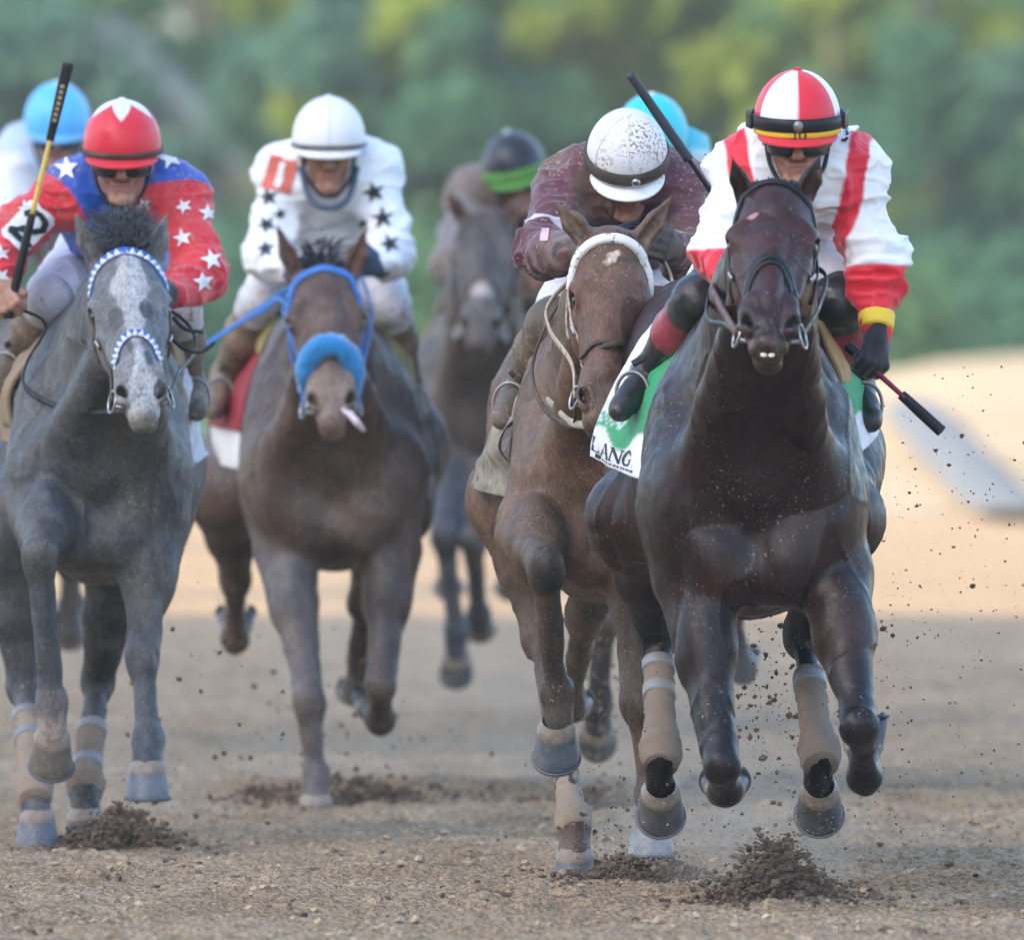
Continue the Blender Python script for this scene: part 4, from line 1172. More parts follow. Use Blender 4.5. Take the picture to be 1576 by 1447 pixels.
make_bridle(brown, dict(brow=[(-92, .16), (-60, .085), (0, .048), (60, .085), (92, .16)], brow_m=wool_white, bw=.028, bt=.010, cheek_m=wool_dirty, cw=.02, nose=[(-70, .40), (0, .385), (70, .40)], nose_m=leather_mud, nw=.012),
    'white rubber bridle splashed with mud on the brown horse')

def paint_far(V, c, hc, near, H):
    c = paint_dusty(.4, (.16, .135, .115))(V, c, hc, near, H)
    d = np.hypot(hc[:, 0] / .050, (hc[:, 2] - .40) / .045)
    return mixc(c, (.50, .47, .45), near * (hc[:, 1] > -.1) * sstep(1.1, .6, d))
far = make_horse(dict(D=55.5, x0=742, h=.013, fine=.011, wid=.88, mat=coat_muddy, detail=0, mane=80,
    body=(.075, .064, .058), legs=(.05, .055, .068), face=(.085, .078, .080), muzzle=(.10, .09, .085), ear=(.11, .05, .035),
    poll=(748, 318, -.40), muzzle_tip=(738, 515, -.80), ears=((682, 288, -.38), (812, 300, -.38)),
    legs_px=[
        dict(k='fore', p=[(690, 730, .12), (682, 820, -.22), (702, 970, -.05)], th=60, col=(.06, .075, .10)),
        dict(k='fore', p=[(755, 730, .12), (728, 830, -.2), (738, 950, .10)], th=110),
        dict(k='hind', p=[(690, 600, 1.4), (665, 690, 1.1), (690, 800, 1.45), (690, 900, 1.75)], th=120),
        dict(k='hind', p=[(790, 600, 1.4), (800, 690, 1.1), (790, 800, 1.45), (785, 900, 1.75)], th=120),
    ], hair=hair_black, paint=paint_far, label='dark mud covered horse with white nose patch behind the bay and brown horses'))
make_bridle(far, dict(brow=[(-88, .13), (0, .04), (88, .13)], brow_m=leather_mud, cheek_m=leather_black, cw=.03, nose=[(-80, .42), (0, .36), (80, .42)], nose_m=leather_mud, buckles=0), 'muddy bridle on the horse with the white nose patch')

chest = make_horse(dict(D=48.3, x0=1035, h=.012, fine=.010, wid=.88, mat=coat_muddy, detail=0, mane=80,
    body=(.085, .05, .036), legs=(.045, .04, .04), face=(.10, .05, .035), muzzle=(.09, .07, .06), ear=(.11, .05, .035),
    poll=(1058, 285, -.40), muzzle_tip=(1055, 500, -.80), ears=((1015, 232, -.38), (1103, 205, -.38)),
    legs_px=[
        dict(k='fore', p=[(955, 800, .12), (930, 950, -.15), (920, 1085, .0)], th=80, col=(.055, .05, .05)),
        dict(k='fore', p=[(1100, 800, .12), (1120, 940, -.1), (1142, 1030, .1)], th=140, col=(.055, .05, .05)),
        dict(k='hind', p=[(985, 640, 1.4), (965, 740, 1.1), (1000, 860, 1.45), (1010, 960, 1.75)], th=120),
        dict(k='hind', p=[(1090, 640, 1.4), (1100, 740, 1.1), (1060, 860, 1.45), (1060, 980, 1.75)], th=120),
    ], hair=hair_black, paint=paint_far, label='chestnut horse mostly hidden behind the leader with one pricked ear showing'))
make_bridle(chest, dict(brow=[(-88, .13), (0, .04), (88, .13)], brow_m=blue_strap, cheek_m=blue_strap, cw=.03, buckles=0), 'blue bridle on the hidden chestnut horse')

pale = make_horse(dict(D=53.0, x0=70, h=.013, fine=.011, wid=.85, mat=coat_muddy, detail=0, mane=80,
    body=(.07, .055, .05), legs=(.14, .15, .17), face=(.08, .06, .05), muzzle=(.1, .09, .08), ear=(.08, .05, .04),
    poll=(95, 390, -.40), muzzle_tip=(100, 590, -.78), ears=((60, 350, -.38), (130, 350, -.38)),
    legs_px=[
        dict(k='fore', p=[(50, 760, .12), (50, 860, -.2), (60, 950, .05)], th=110),
        dict(k='fore', p=[(130, 760, .12), (112, 860, -.2), (105, 960, .05)], th=110, hoof=(.3, .32, .36)),
        dict(k='hind', p=[(40, 640, 1.4), (20, 730, 1.1), (40, 830, 1.45), (45, 930, 1.75)], th=120),
        dict(k='hind', p=[(110, 640, 1.4), (120, 730, 1.1), (110, 830, 1.45), (110, 930, 1.75)], th=120),
    ], hair=hair_black, paint=paint_far, label='dark horse hidden behind the grey, ridden by the sky blue capped jockey'))
make_bridle(pale, dict(brow=[(-88, .13), (0, .04), (88, .13)], brow_m=leather_mud, cheek_m=leather_mud, cw=.03, buckles=0), 'bridle on the dark horse behind the grey')
# ------------------------------------------------------------------ jockeys
def fist(wr, fd, ac, back, h=.0035, k=.004, side=1):
    """Closed hand round a bar along `ac` (towards the thumb): signed-distance pieces. fd = forearm to knuckles, back = back of the hand."""
    fd = nrm(fd); ac = nrm(ac - fd * (np.asarray(ac) @ fd)); back = nrm(np.cross(ac, fd)) * (1 if np.cross(ac, fd) @ back > 0 else -1)
    pr = [Rc(wr - fd * .03, wr + fd * .02, .027, .029, .01), El(wr + fd * .052, (.034, .041, .019), .012, None, np.stack([ac, fd, back], 1)),
          El(wr + fd * .04 + ac * .02 - back * .012, (.02, .03, .017), .012, None, np.stack([ac, fd, back], 1))]
    for i, (o, l, r) in enumerate(((.031, .92, .0098), (.0105, 1.0, .0102), (-.0105, .95, .0098), (-.0305, .8, .0086))):
        a = wr + fd * (.088 if i in (1, 2) else .084) + ac * o + back * .006
        b = a + fd * .016 * l - back * .030 * l; c = b - fd * .028 * l - back * .009; e = c - fd * .010 + back * .016
        m = wr + fd * .05 + ac * o * .8 + back * .002
        pr += [Rc(m, a, r * 1.05, r * 1.12, .008), Rc(a, b, r * 1.1, r, k), Rc(b, c, r, r * .95, k), Rc(c, e, r * .95, r * .85, k)]
    t0 = wr + fd * .022 + ac * .03 - back * .008; t1 = wr + fd * .062 + ac * .046 - back * .022; t2 = wr + fd * .078 + ac * .026 - back * .043
    pr += [Rc(t0, t1, .0135, .0115, .01), Rc(t1, t2, .0112, .0095, k)]
    return pr, wr + fd * .078 - back * .026            # grip centre

def head_prims(c, f, up, sc=1.0, col=(.42, .24, .17)):
    """Head of a person: c = centre of the skull, f = where the face looks, up."""
    f = nrm(f); up = nrm(up - f * (np.asarray(up) @ f)); r = np.cross(f, up)
    Mh = np.stack([r, f, up], 1)
    p = lambda a, b, z: c + sc * (a * r + b * f + z * up)
    lip = (.26, .09, .08)
    pr = [El(p(0, -.012, .02), (.076, .095, .095), .02, col, Mh), El(p(0, .014, -.06), (.052, .060, .075), .03, col, Mh),
          Rc(p(-.018, .064, -.108), p(.018, .064, -.108), .020, .020, .02, col), Rc(p(0, .080, -.112), p(0, .081, -.108), .015, .014, .015, col), Rc(p(-.03, .068, -.05), p(-.016, .082, -.085), .010, .007, .015, col), Rc(p(.03, .068, -.05), p(.016, .082, -.085), .010, .007, .015, col),
          Rc(p(-.035, .078, .018), p(.035, .078, .018), .014, .014, .015, col), El(p(-.04, .060, -.035), (.025, .02, .02), .02, col, Mh), El(p(.04, .060, -.035), (.025, .02, .02), .02, col, Mh),
          Rc(p(0, .082, .005), p(0, .108, -.038), .009, .0135, .012, col), Rc(p(-.011, .098, -.042), p(.011, .098, -.042), .009, .009, .008, col),
          Rc(p(-.02, .083, -.068), p(.02, .083, -.068), .008, .008, .006, lip), Rc(p(-.017, .081, -.079), p(.017, .081, -.079), .0085, .0085, .006, lip),
          Rc(p(-.018, .092, -.0735), p(.018, .092, -.0735), .0034, .0034, .004, None, None, 1, True)]
    for s in (-1, 1):
        pr.append(El(p(s * .034, .089, -.004), (.017, .013, .011), .008, None, Mh, True)); pr.append(El(p(s * .078, -.005, -.015), (.010, .02, .03), .008, col, Mh))
    return pr, p, Mh

class Jk: pass

def make_jockey(S, D):
    J = Jk(); P = lambda px, py, dy: W(px, py, D + dy)
    J.P, J.D = P, D
    hc = P(*S['helmet']); hr = S.get('hr', 1.0)
    f = nrm(np.array(S.get('look', (0, -1, -.35)))); up = nrm(np.array(S.get('up', (0, 0, 1))))
    up = nrm(up - f * (up @ f)); r = np.cross(f, up); Mh = np.stack([r, f, up], 1)
    J.hc, J.Mh = hc, Mh
    sk = S.get('skin', (.42, .24, .17))
    hp = hc - up * .035 * hr
    pr, hpnt, _ = head_prims(hp, f, up, 1.0, sk)
    body = list(pr)
    pel, che, nek = (P(*S[k]) for k in ('pelvis', 'chest', 'neck'))
    body += [Rc(nek, hp - up * .07 - f * .02, .058, .055, .03, sk), Rc(che, nek, .10, .06, .05, sk)]
    sh = [P(*q) for q in S['shoulders']]; el = [P(*q) for q in S['elbows']]; wr = [P(*q) for q in S['wrists']]
    hip = [P(*q) for q in S['hips']]; kn = [P(*q) for q in S['knees']]; an = [P(*q) for q in S['ankles']]; toe = [P(*q) for q in S['toes']]
    J.wr, J.kn, J.an, J.toe = wr, kn, an, toe
    def torso(g, col=None):
        o = [Rc(pel, che, .115 + g, .135 + g, .06, col), Rc(sh[0] * .75 + sh[1] * .25, sh[1] * .75 + sh[0] * .25, .085 + g, .085 + g, .06, col),
             Rc(che, (sh[0] + sh[1]) / 2, .13 + g, .09 + g, .06, col), Rc(sh[0] * .8 + sh[1] * .2, sh[0], .078 + g, .066 + g, .05, col), Rc(sh[1] * .8 + sh[0] * .2, sh[1], .078 + g, .066 + g, .05, col)]
        return o
    body += torso(-.012, sk)
    for i in (0, 1):
        body += [Rc(sh[i], el[i], .047, .040, .03, sk), Rc(el[i], wr[i], .041, .026, .02, sk), Rc(hip[i], kn[i], .080, .052, .05, sk), Rc(kn[i], an[i], .046, .028, .03, sk), Rc(an[i], toe[i] * .9 + an[i] * .1, .026, .020, .02, sk)]
    J.grip = []; fists = []
    for i in (0, 1):
        fd = nrm(wr[i] - el[i]) if 'handdir' not in S or S['handdir'][i] is None else nrm(np.array(S['handdir'][i]))
        ac = np.array(S['bar'][i]); bk = np.array(S['back'][i])
        fp, gp = fist(wr[i], fd, ac, bk)
        for q in fp: q.col = sk
        body += fp; fists.append(fp); J.grip.append(gp)
    h = S.get('h', .006)
    zs = [(min(w_[2] for w_ in wr) - .12, max(w_[2] for w_ in wr) + .1, .004)] if S.get('barehands') else []
    V, Q = sdf_mesh(body, h * 1.1, [(hc[0] - .08, hc[0] + .08, min(h, .0045))] + ([(wr[i][0] - .1, wr[i][0] + .1, .004) for i in S.get('barehands', ())]), (), [(hc[2] - .2, hc[2] + .1, min(h, .0045))] + zs, 1)
    cols = prim_colours(V, body, sk, .008)
    cols = cols * (1 + (fbm(V, 40, 8)[:, None] - .5) * .3)
    org = np.array([pel[0], pel[1], min(a[2] for a in toe)])
    ob = mesh_np('person', V, Q, skin, cols, None, org)
    tag(ob, S['label'], 'jockey', 'jockeys riding in the race')
    J.ob = ob
    for i, fp in enumerate(fists):                     # gloves
        if S['gloves'][i] is None: continue
        gl = [Rc(q.a, q.b, q.ra + .0035, q.rb + .0035, q.k) if isinstance(q, Rc) else El(q.c, q.r + .0035, q.k, None, q.M) for q in fp]
        gv, gq = sdf_mesh(gl, .0045, (), (), (), 1)
        mesh_np('glove', gv, gq, S['gloves'][i], None, ob, wr[i])
    # jersey
    js = torso(.014, S['c_torso'])
    tc = S['c_torso']
    js.append(Rc(nek * .6 + che * .4, nek, .085, .072, .04, tc))
    for i in (0, 1):
        cu, cf_ = S['c_upper'][i], S['c_fore'][i]
        w1 = el[i] * .06 + wr[i] * .94; ff = S.get('puff', .014)
        js += [Rc(sh[i], el[i], .064 + ff * .4, .054 + ff, .05, cu), Rc(el[i], el[i] * .45 + wr[i] * .55, .055 + ff, .044 + ff * .7, .03, cf_), Rc(el[i] * .45 + wr[i] * .55, w1, .044 + ff * .7, .036, .02, cf_)]
    V, Q = sdf_mesh(js, h, (), (), (), 1)
    N = vnormals(V, Q)
    rid = lambda p, s, sd: 1 - np.abs(2 * vnoise(p, s, sd) - 1)
    fold = (rid(V * np.array([1, .7, 1.]), 9, 31) ** 3 * .014 + rid(V * np.array([.8, 1, 2.2]), 11, 37) ** 3 * .013 + rid(V * np.array([1, 1, 1.6]), 24, 39) ** 4 * .005 + (fbm(V, 6, 41) - .5) * .016) * S.get('folds', 1.0)
    for i in (0, 1):                                   # gathers at the elbow
        dd = np.linalg.norm(V - el[i], axis=1); ax = nrm(wr[i] - sh[i])
        fold = fold + np.exp(-(dd / .09) ** 2) * np.sin(((V - el[i]) @ ax) * 190 + 6 * vnoise(V, 14, 3)) * .0035
    V0 = V
    V = V + N * (fold - .008)[:, None]
    V = laplace(V, Q, .25)
    cols = prim_colours(V0, js, tc, .004)
    if 'paint' in S: cols = S['paint'](V0, cols, J, sh, el, wr)
    jo = mesh_np('jersey', V, Q, S['jersey_m'], cols, ob, che)
    J.jersey = jo; J.jb = bvh_np(V, Q)
    for i in (0, 1):
        if S.get('cuff') and S['cuff'][i]:
            a = nrm(wr[i] - el[i])
            tube('cuff', [wr[i] - a * .045, wr[i] - a * .005], [.046, .042], S['cuff'][i], jo, 6, 18, lumps=.004)
    # breeches
    kq = [hip[i] * .17 + kn[i] * .83 for i in (0, 1)]
    bz = [Rc(pel, che * .3 + pel * .7, .132, .128, .06), Rc(pel + np.array([-.05, .06, -.02]), pel + np.array([.05, .06, -.02]), .12, .12, .06)]
    for i in (0, 1): bz += [Rc(hip[i], kq[i], .098, S.get('kneer', .070), .05)]
    V, Q = sdf_mesh(bz, max(h, .0065))
    N = vnormals(V, Q)
    V = V + N * ((rid(V, 12, 51) ** 3 * .010 + (fbm(V, 9, 52) - .5) * .012)[:, None])
    bo = mesh_np('breeches', V, Q, S['breeches_m'], None, ob, pel)
    # boots
    for i in (0, 1):
        a, b, c = kn[i], an[i], toe[i]; ft = nrm(c - b); sd_ = nrm(b - a)
        top = a * .82 + b * .18
        z = [Rc(hip[i] * .25 + a * .75, a, .064, .060, .03, S.get('knee_c', S['boot_c'])), Rc(a, top, .060, .058, .03, S.get('knee_c', S['boot_c'])), Rc(top, a * .55 + b * .45, .058, .059, .02, S['boot_top']), Rc(a * .55 + b * .45, b, .059, .043, .03, S['boot_c']), Rc(b, b - ft * .03 + sd_ * .05, .040, .036, .02, S['boot_c']),
             Rc(b, c, .038, .026, .03, S['boot_c']), Rc(b + sd_ * .03, c + ft * .025, .036, .025, .03, S['boot_c']), Rc(b + sd_ * .07 - ft * .03, c + sd_ * .018, .028, .026, .01, tuple(x * .6 for x in S['boot_c']))]
        V, Q = sdf_mesh(z, max(h, .0065)); N = vnormals(V, Q)
        V = V + N * ((fbm(V * np.array([1, 1, 2]), 22, 61) - .5) * .006)[:, None]
        cc = prim_colours(V, z, S['boot_c'], .004)
        tt = ((V - a) @ sd_) / np.linalg.norm(b - a)
        cc = np.where((tt < .50)[:, None], np.array(S['boot_top'])[None], np.array(S['boot_c'])[None]); cc = mixc(cc, S.get('knee_c', S['boot_top']), 1 - sstep(.15, .17, tt))
        mesh_np('boot', V, Q, S['boot_m'], cc, ob, top)
    # helmet
    hv, hq = ball_arrays((0, 0, 0), (1, 1, 1), None, 128, 96)
    A = hv.copy(); low = -.20
    rad = np.array([.1085, .130, .125]) * hr
    z_ = np.maximum(A[:, 2], low); 
    k_ = np.where(A[:, 2] < low, np.sqrt(1 - low ** 2) / np.maximum(np.sqrt(1 - np.clip(A[:, 2], -1, 1) ** 2), 1e-6) * np.where(A[:, 2] < low - .05, .86, 1.0), 1)
    k_ = np.where(A[:, 2] < -.995, 0, k_)
    ins = A[:, 2] < low - .06
    loc = np.stack([A[:, 0] * k_, A[:, 1] * k_, np.where(ins, low + .55 * (-(A[:, 2]) + low) * .9, z_)], 1) * rad
    loc[:, 2] += np.where(~ins, 0, 0)
    Vw = hc + loc @ Mh.T
    cols = S['helmet_paint'](A, loc / rad)
    ho = mesh_np('helmet', Vw, hq, S['helmet_m'], cols, ob, hc)
    bm_pts = ball_arrays(hc + Mh @ np.array([0, 0, rad[2] * 1.0]), (.012, .012, .006), Mh, 12, 8)
    build('cap_button', [bm_pts], surf('button_cloth' + S['id'], S.get('button', (.7, .7, .7)), rough=.7), ho, Vector(hc))
    if S.get('seams', 1):
        for az in S.get('seam_az', (90, 30, 150)):
            t = np.linspace(R(6), R(100), 40)
            pts = [hc + Mh @ (rad * 1.006 * np.array([math.sin(x) * math.cos(R(az)), math.sin(x) * math.sin(R(az)), math.cos(x)])) for x in t]
            tube('cap_seam', pts, .0018, surf('seam_cloth' + S['id'], S.get('seam_c', (.6, .6, .62)), rough=.8), ho, 40, 6)
    # peak
    nu, nv = 40, 10; rows = []
    for j in range(nv):
        q = j / (nv - 1); row = []
        for i in range(nu):
            az = R(-66 + 132 * i / (nu - 1)); ext = (S.get('peak', .040) * hr) * q * max(0, math.cos(az * 1.3)) ** .6
            base = np.array([math.sin(az) * (rad[0] * .97 + ext * .5), math.cos(az) * (rad[1] * .955) + ext, low * rad[2] - .004 - ext * .42 + .016 * abs(math.sin(az)) * 0])
            row.append(hc + Mh @ base)
        rows.append(row)
    G = np.array(rows); Nrm = np.tile(up, (nv * nu, 1)).reshape(nv, nu, 3)
    V = np.vstack([(G + Nrm * .003).reshape(-1, 3), (G - Nrm * .003).reshape(-1, 3)])
    i = np.arange(nv - 1)[:, None] * nu; j = np.arange(nu - 1)[None]
    Qs = np.stack([i + j, i + j + 1, i + nu + j + 1, i + nu + j], -1).reshape(-1, 4); o = nu * nv
    ring = np.concatenate([np.arange(nu), np.arange(1, nv) * nu + nu - 1, (nv - 1) * nu + np.arange(nu - 2, -1, -1), np.arange(nv - 2, 0, -1) * nu]); r2 = np.roll(ring, -1)
    build('helmet_peak', [(V, Qs, Qs[:, ::-1] + o, np.stack([ring, ring + o, r2 + o, r2], 1))], S['peak_m'], ho, Vector(hc))
    def band(name, mat, zc, wd, lift, az0=-180, az1=180, parent=ho, thick=.004, tilt=0):
        a = np.linspace(R(az0), R(az1), 60)
        zz = zc + tilt * np.sin(a)
        ca = np.sqrt(np.maximum(0, 1 - zz ** 2))
        L_ = np.stack([np.sin(a) * ca * (rad[0] + lift), np.cos(a) * ca * (rad[1] + lift), zz * rad[2]], 1)
        n_ = np.stack([np.sin(a), np.cos(a), 0 * a], 1)
        return build(name, [strap_arrays(hc + L_ @ Mh.T, wd, thick, n_ @ Mh.T)], mat, parent, Vector(hc))
    J.band = band
    for b_ in S.get('bands', ()): band(*b_)
    # goggles over the eyes
    if S.get('goggles'):
        a = np.linspace(-1.25, 1.25, 30)
        rows = []
        for q in np.linspace(-1, 1, 9):
            hgt = .033 * (1 - .30 * np.exp(-(a / .22) ** 2) * (q < 0))
            row = [hpnt(.080 * math.sin(x) * (1.0 - .06 * q * q), .026 + .084 * math.cos(x) * (1 - .05 * q * q), -.008 + q * hgt[m_]) for m_, x in enumerate(a)]
            rows.append(row)
        go, _, _ = sheet('goggles', rows, S['goggles'], ob, 30, 12, .003)
        for q in (-1, 1):
            tube('goggle_rim', [rows[0 if q < 0 else -1][m_] + f * .002 for m_ in range(0, 30, 3)], .0042, S.get('goggle_rim', leather_black), go, 40, 8)
    tube('chin_strap', [hpnt(-.079, .02, -.01), hpnt(-.066, .05, -.075), hpnt(-.03, .075, -.125), hpnt(0, .085, -.133), hpnt(.03, .075, -.125), hpnt(.066, .05, -.075), hpnt(.079, .02, -.01)], .0055, leather_black, ho, 40, 8)
    J.hp = hpnt
    return J

def star_poly(n=5, r0=1.0, r1=.40, rot=0):
    a = np.arange(2 * n) * np.pi / n + rot + np.pi / 2
    rr = np.where(np.arange(2 * n) % 2 == 0, r0, r1)
    return [np.stack([rr * np.cos(a), rr * np.sin(a)], 1)]

def decal(name, polys, c, mat, bvh, parent, D, lift=.0042, axis_=(0, 1, 0), res=.0065, thick=.0018, whole=False):
    """Cloth patch cut to `polys` (metres, across and up) laid on a surface."""
    d = nrm(np.array(axis_)); rgt = nrm(np.cross(d, [0, 0, 1])); upv = np.cross(rgt, d)
    bm = bmesh.new()
    for pl in polys:
        vsn = [bm.verts.new((x, y, 0)) for x, y in pl]
        try: bm.faces.new(vsn)
        except ValueError: pass
    bmesh.ops.triangulate(bm, faces=bm.faces[:])
    for _ in range(5):
        long_ = [e for e in bm.edges if e.calc_length() > res]
        if not long_: break
        bmesh.ops.subdivide_edges(bm, edges=long_, cuts=1)
        bmesh.ops.triangulate(bm, faces=[f_ for f_ in bm.faces if len(f_.verts) > 3])
    bm.verts.index_update()
    P0 = [np.asarray(c) + rgt * v.co.x + upv * v.co.y for v in bm.verts]
    out, hitn = [], []
    ref = None
    for p in P0:
        h_ = bvh.ray_cast(Vector(p - d * .6), Vector(d), 1.2)
        if h_[0] is not None and ref is None: ref = np.array(h_[0])
        out.append(h_)
    if ref is None: bm.free(); return None
    V, ok = [], []
    for p, h_ in zip(P0, out):
        good = h_[0] is not None and abs((np.array(h_[0]) - ref) @ d) < .16
        ok.append(good)
        V.append((np.array(h_[0]) + np.array(h_[1]) * (1 if np.array(h_[1]) @ d < 0 else -1) * lift) if good else p)
    F = [[v.index for v in f_.verts] for f_ in bm.faces if all(ok[v.index] for v in f_.verts)]
    bm.free()
    if not F: return None
    par = list(range(len(V)))                          # keep the largest connected piece
    def find(a):
        while par[a] != a: par[a] = par[par[a]]; a = par[a]
        return a
    for f_ in F:
        for b_ in f_[1:]: par[find(f_[0])] = find(b_)
    cnt = {}
    for f_ in F: cnt[find(f_[0])] = cnt.get(find(f_[0]), 0) + 1
    big = max(cnt, key=cnt.get); F = [f_ for f_ in F if whole or find(f_[0]) == big]
    used = sorted({i for f_ in F for i in f_}); new = {o: n for n, o in enumerate(used)}
    V = [V[i] for i in used]; ok = [True] * len(V); F = [[new[i] for i in f_] for f_ in F]
    return build(name, [(np.array(V), np.array(F))], mat, parent, Vector(np.mean([v for v, o in zip(V, ok) if o], 0)))

def stroke(pts, w):
    """Polygons of a pen stroke of width w through points."""
    out = []; P = np.asarray(pts, float)
    for a, b in zip(P[:-1], P[1:]):
        t = nrm(b - a); n = np.array([-t[1], t[0]]) * w / 2; a2, b2 = a - t * w * .3, b + t * w * .3
        out.append(np.array([a2 - n, b2 - n, b2 + n, a2 + n]))
    return out

GLYPH = {  # strokes in a unit box, (points, weight)
    'L': [([(.15, 0), (.15, 1)], 1), ([(.15, 0), (.7, 0)], .6), ([(.0, 1), (.32, 1)], .4), ([(.7, 0), (.72, .2)], .5)],
    'A': [([(.0, 0), (.42, 1)], .5), ([(.42, 1), (.85, 0)], 1), ([(.16, .36), (.68, .36)], .45), ([(-.1, 0), (.14, 0)], .4), ([(.7, 0), (1.0, 0)], .4)],
    'N': [([(.1, 0), (.1, 1)], .6), ([(.1, 1), (.8, 0)], 1), ([(.8, 0), (.8, 1)], .6), ([(-.03, 1), (.15, 1)], .4), ([(.65, 1), (.95, 1)], .4), ([(-.03, 0), (.25, 0)], .4)],
    'G': [([(.78, .78), (.62, .96), (.4, 1.0), (.16, .85), (.06, .5), (.16, .15), (.4, 0), (.65, .04), (.76, .16), (.76, .42)], .85), ([(.55, .42), (.92, .42)], .45)],
    '2': [([(.12, .72), (.2, .92), (.45, 1.0), (.7, .92), (.78, .72), (.66, .52), (.35, .3), (.12, .02), (.82, .02)], 1)],
    '1': [([(.45, 0), (.45, 1)], 1)],
    'J': [([(.6, 1), (.6, .2), (.4, 0), (.15, .08)], 1)], 'O': [([(.4, 1), (.1, .8), (.05, .5), (.1, .2), (.4, 0), (.7, .2), (.75, .5), (.7, .8), (.4, 1)], 1)],
    'S': [([(.7, .85), (.45, 1), (.15, .85), (.2, .6), (.6, .42), (.7, .18), (.4, 0), (.1, .14)], 1)],
}
def word(txt, size, weight=.14, gap=.2):
    out, x = [], 0
    for ch in txt:
        if ch in GLYPH:
            for pts, w in GLYPH[ch]:
                for pl in stroke(np.array(pts) * size + np.array([x, 0]), weight * w * size): out.append(pl)
        x += size * (.85 + gap)
    m = (x - size * gap) / 2
    return [p - np.array([m, size / 2]) for p in out]

def rot2(polys, a):
    c, s = math.cos(a), math.sin(a)
    return [np.stack([p[:, 0] * c - p[:, 1] * s, p[:, 0] * s + p[:, 1] * c], 1) for p in polys]

def whip(name, pts, rad, label, n=60):
    """Riding whip: grip, shaft and a flat popper; pts from the popper end to the handle end, with part limits."""
    root = empty(name, pts[0])
    tag(root, label, 'whip', 'whips held by the jockeys')
    P = catmull(pts, n)
    for (nm, a, b, ra, rb, m, fl) in rad:
        i0, i1 = int(a * (n - 1)), int(b * (n - 1))
        q = P[i0:i1 + 1]
        k = len(q); 
        build(nm, [tube_arrays(q, [ra, (ra + rb) / 2 * 1.05, rb], max(6, k), 12, flat=fl, hint=(0, 1, 0))], m, root)
    return root

def sheet_decal(name, G, N, polys, mat, parent, off=.004):
    """Flat print cut to shape on a cloth made by sheet(): polys in (u, v) of the cloth, 0..1."""
    nv, nu = G.shape[:2]
    def at(A, u, v):
        x, y = np.clip(u, 0, 1) * (nu - 1), np.clip(v, 0, 1) * (nv - 1)
        i, j = min(int(x), nu - 2), min(int(y), nv - 2); a, b = x - i, y - j
        return (A[j, i] * (1 - a) + A[j, i + 1] * a) * (1 - b) + (A[j + 1, i] * (1 - a) + A[j + 1, i + 1] * a) * b
    parts = []
    for pl in polys:
        V = []
        for u, v in pl:
            n = nrm(at(N, u, v)); n = n if n[1] < 0 else -n
            V.append(at(G, u, v) + n * off)
        parts.append((np.array(V), np.array([list(range(len(V)))])))
    return build(name, parts, mat, parent, Vector(parts[0][0][0]))

def saddle_cloth(rows, mat, label, H, cols=None, wave=.02, seed=1, group='saddle cloths under the jockeys'):
    P = lambda q: W(q[0], q[1], H.D + q[2])
    ob, G, N = sheet('saddle_cloth', [[P(q) for q in r] for r in rows], mat, None, 30, 40, .005, wave, seed, origin=Vector(P(rows[0][0])))
    tag(ob, label, 'saddle cloth', group)
    if cols is not None:
        nv, nu = G.shape[:2]
        uu, vv = np.meshgrid(np.linspace(0, 1, nu), np.linspace(0, 1, nv))
        c = cols(uu.ravel(), vv.ravel()); c = np.vstack([c, c])
        at = ob.data.attributes.new('Col', 'FLOAT_COLOR', 'POINT'); c4 = np.ones((len(c), 4), np.float32); c4[:, :3] = c; at.data.foreach_set('color', c4.ravel())
    return ob, G, N

def make_saddle(H, J, flaps, flap_m, label, seat_m=None):
    P = lambda q: W(q[0], q[1], H.D + q[2])
    root = empty('saddle', H.T(0, .75, 1.46)); tag(root, label, 'saddle', 'racing saddles')
    T = H.T
    V, Q = sdf_mesh([Rc(T(0, .55, 1.47), T(0, .95, 1.46), .09, .11, .08), Rc(T(0, .52, 1.50), T(0, .5, 1.53), .05, .03, .05), Rc(T(0, 1.0, 1.50), T(0, 1.03, 1.53), .07, .04, .05)], .012)
    mesh_np('seat', V, Q, seat_m or leather_brown, None, root, T(0, .75, 1.46))
    for r in flaps: sheet('flap', [[P(q) for q in row] for row in r], flap_m, root, 12, 16, .012)
    for i in (0, 1):
        t = J.toe[i]; b = J.an[i]; ft = nrm(t - b); mid = b * .35 + t * .65
        top = J.kn[i] * .7 + T(0, .7, 1.4) * .3
        tube('stirrup_leather', [top, top * .3 + mid * .7 + np.array([0, .03, .05]), mid + np.array([0, 0, .075])], [.010, .010], leather_black, root, 16, 8, flat=.35)
        r_ = nrm(np.cross(ft, [0, 0, 1]))
        A = [mid + r_ * (.046 * math.sin(x)) + np.array([0, 0, 1.]) * (.056 * math.cos(x)) for x in np.linspace(-2.5, 2.5, 14)]
        A = [A[-1] * .5 + A[0] * .5] + A + [A[-1] * .5 + A[0] * .5]
        tube('stirrup_iron', A, .0048, iron_m, root, 50, 8)
    return root

def rein(H, J, side, hand, via, mat, r=.007):
    """One rein from the bit ring to the hand through sagging points."""
    P = lambda q: W(q[0], q[1], H.D + q[2])
    pts = [H.rings[side]] + [P(q) for q in via] + [J.grip[hand]]
    return tube('rein', pts, r, mat, H.bridle, 50, 8, flat=.45)
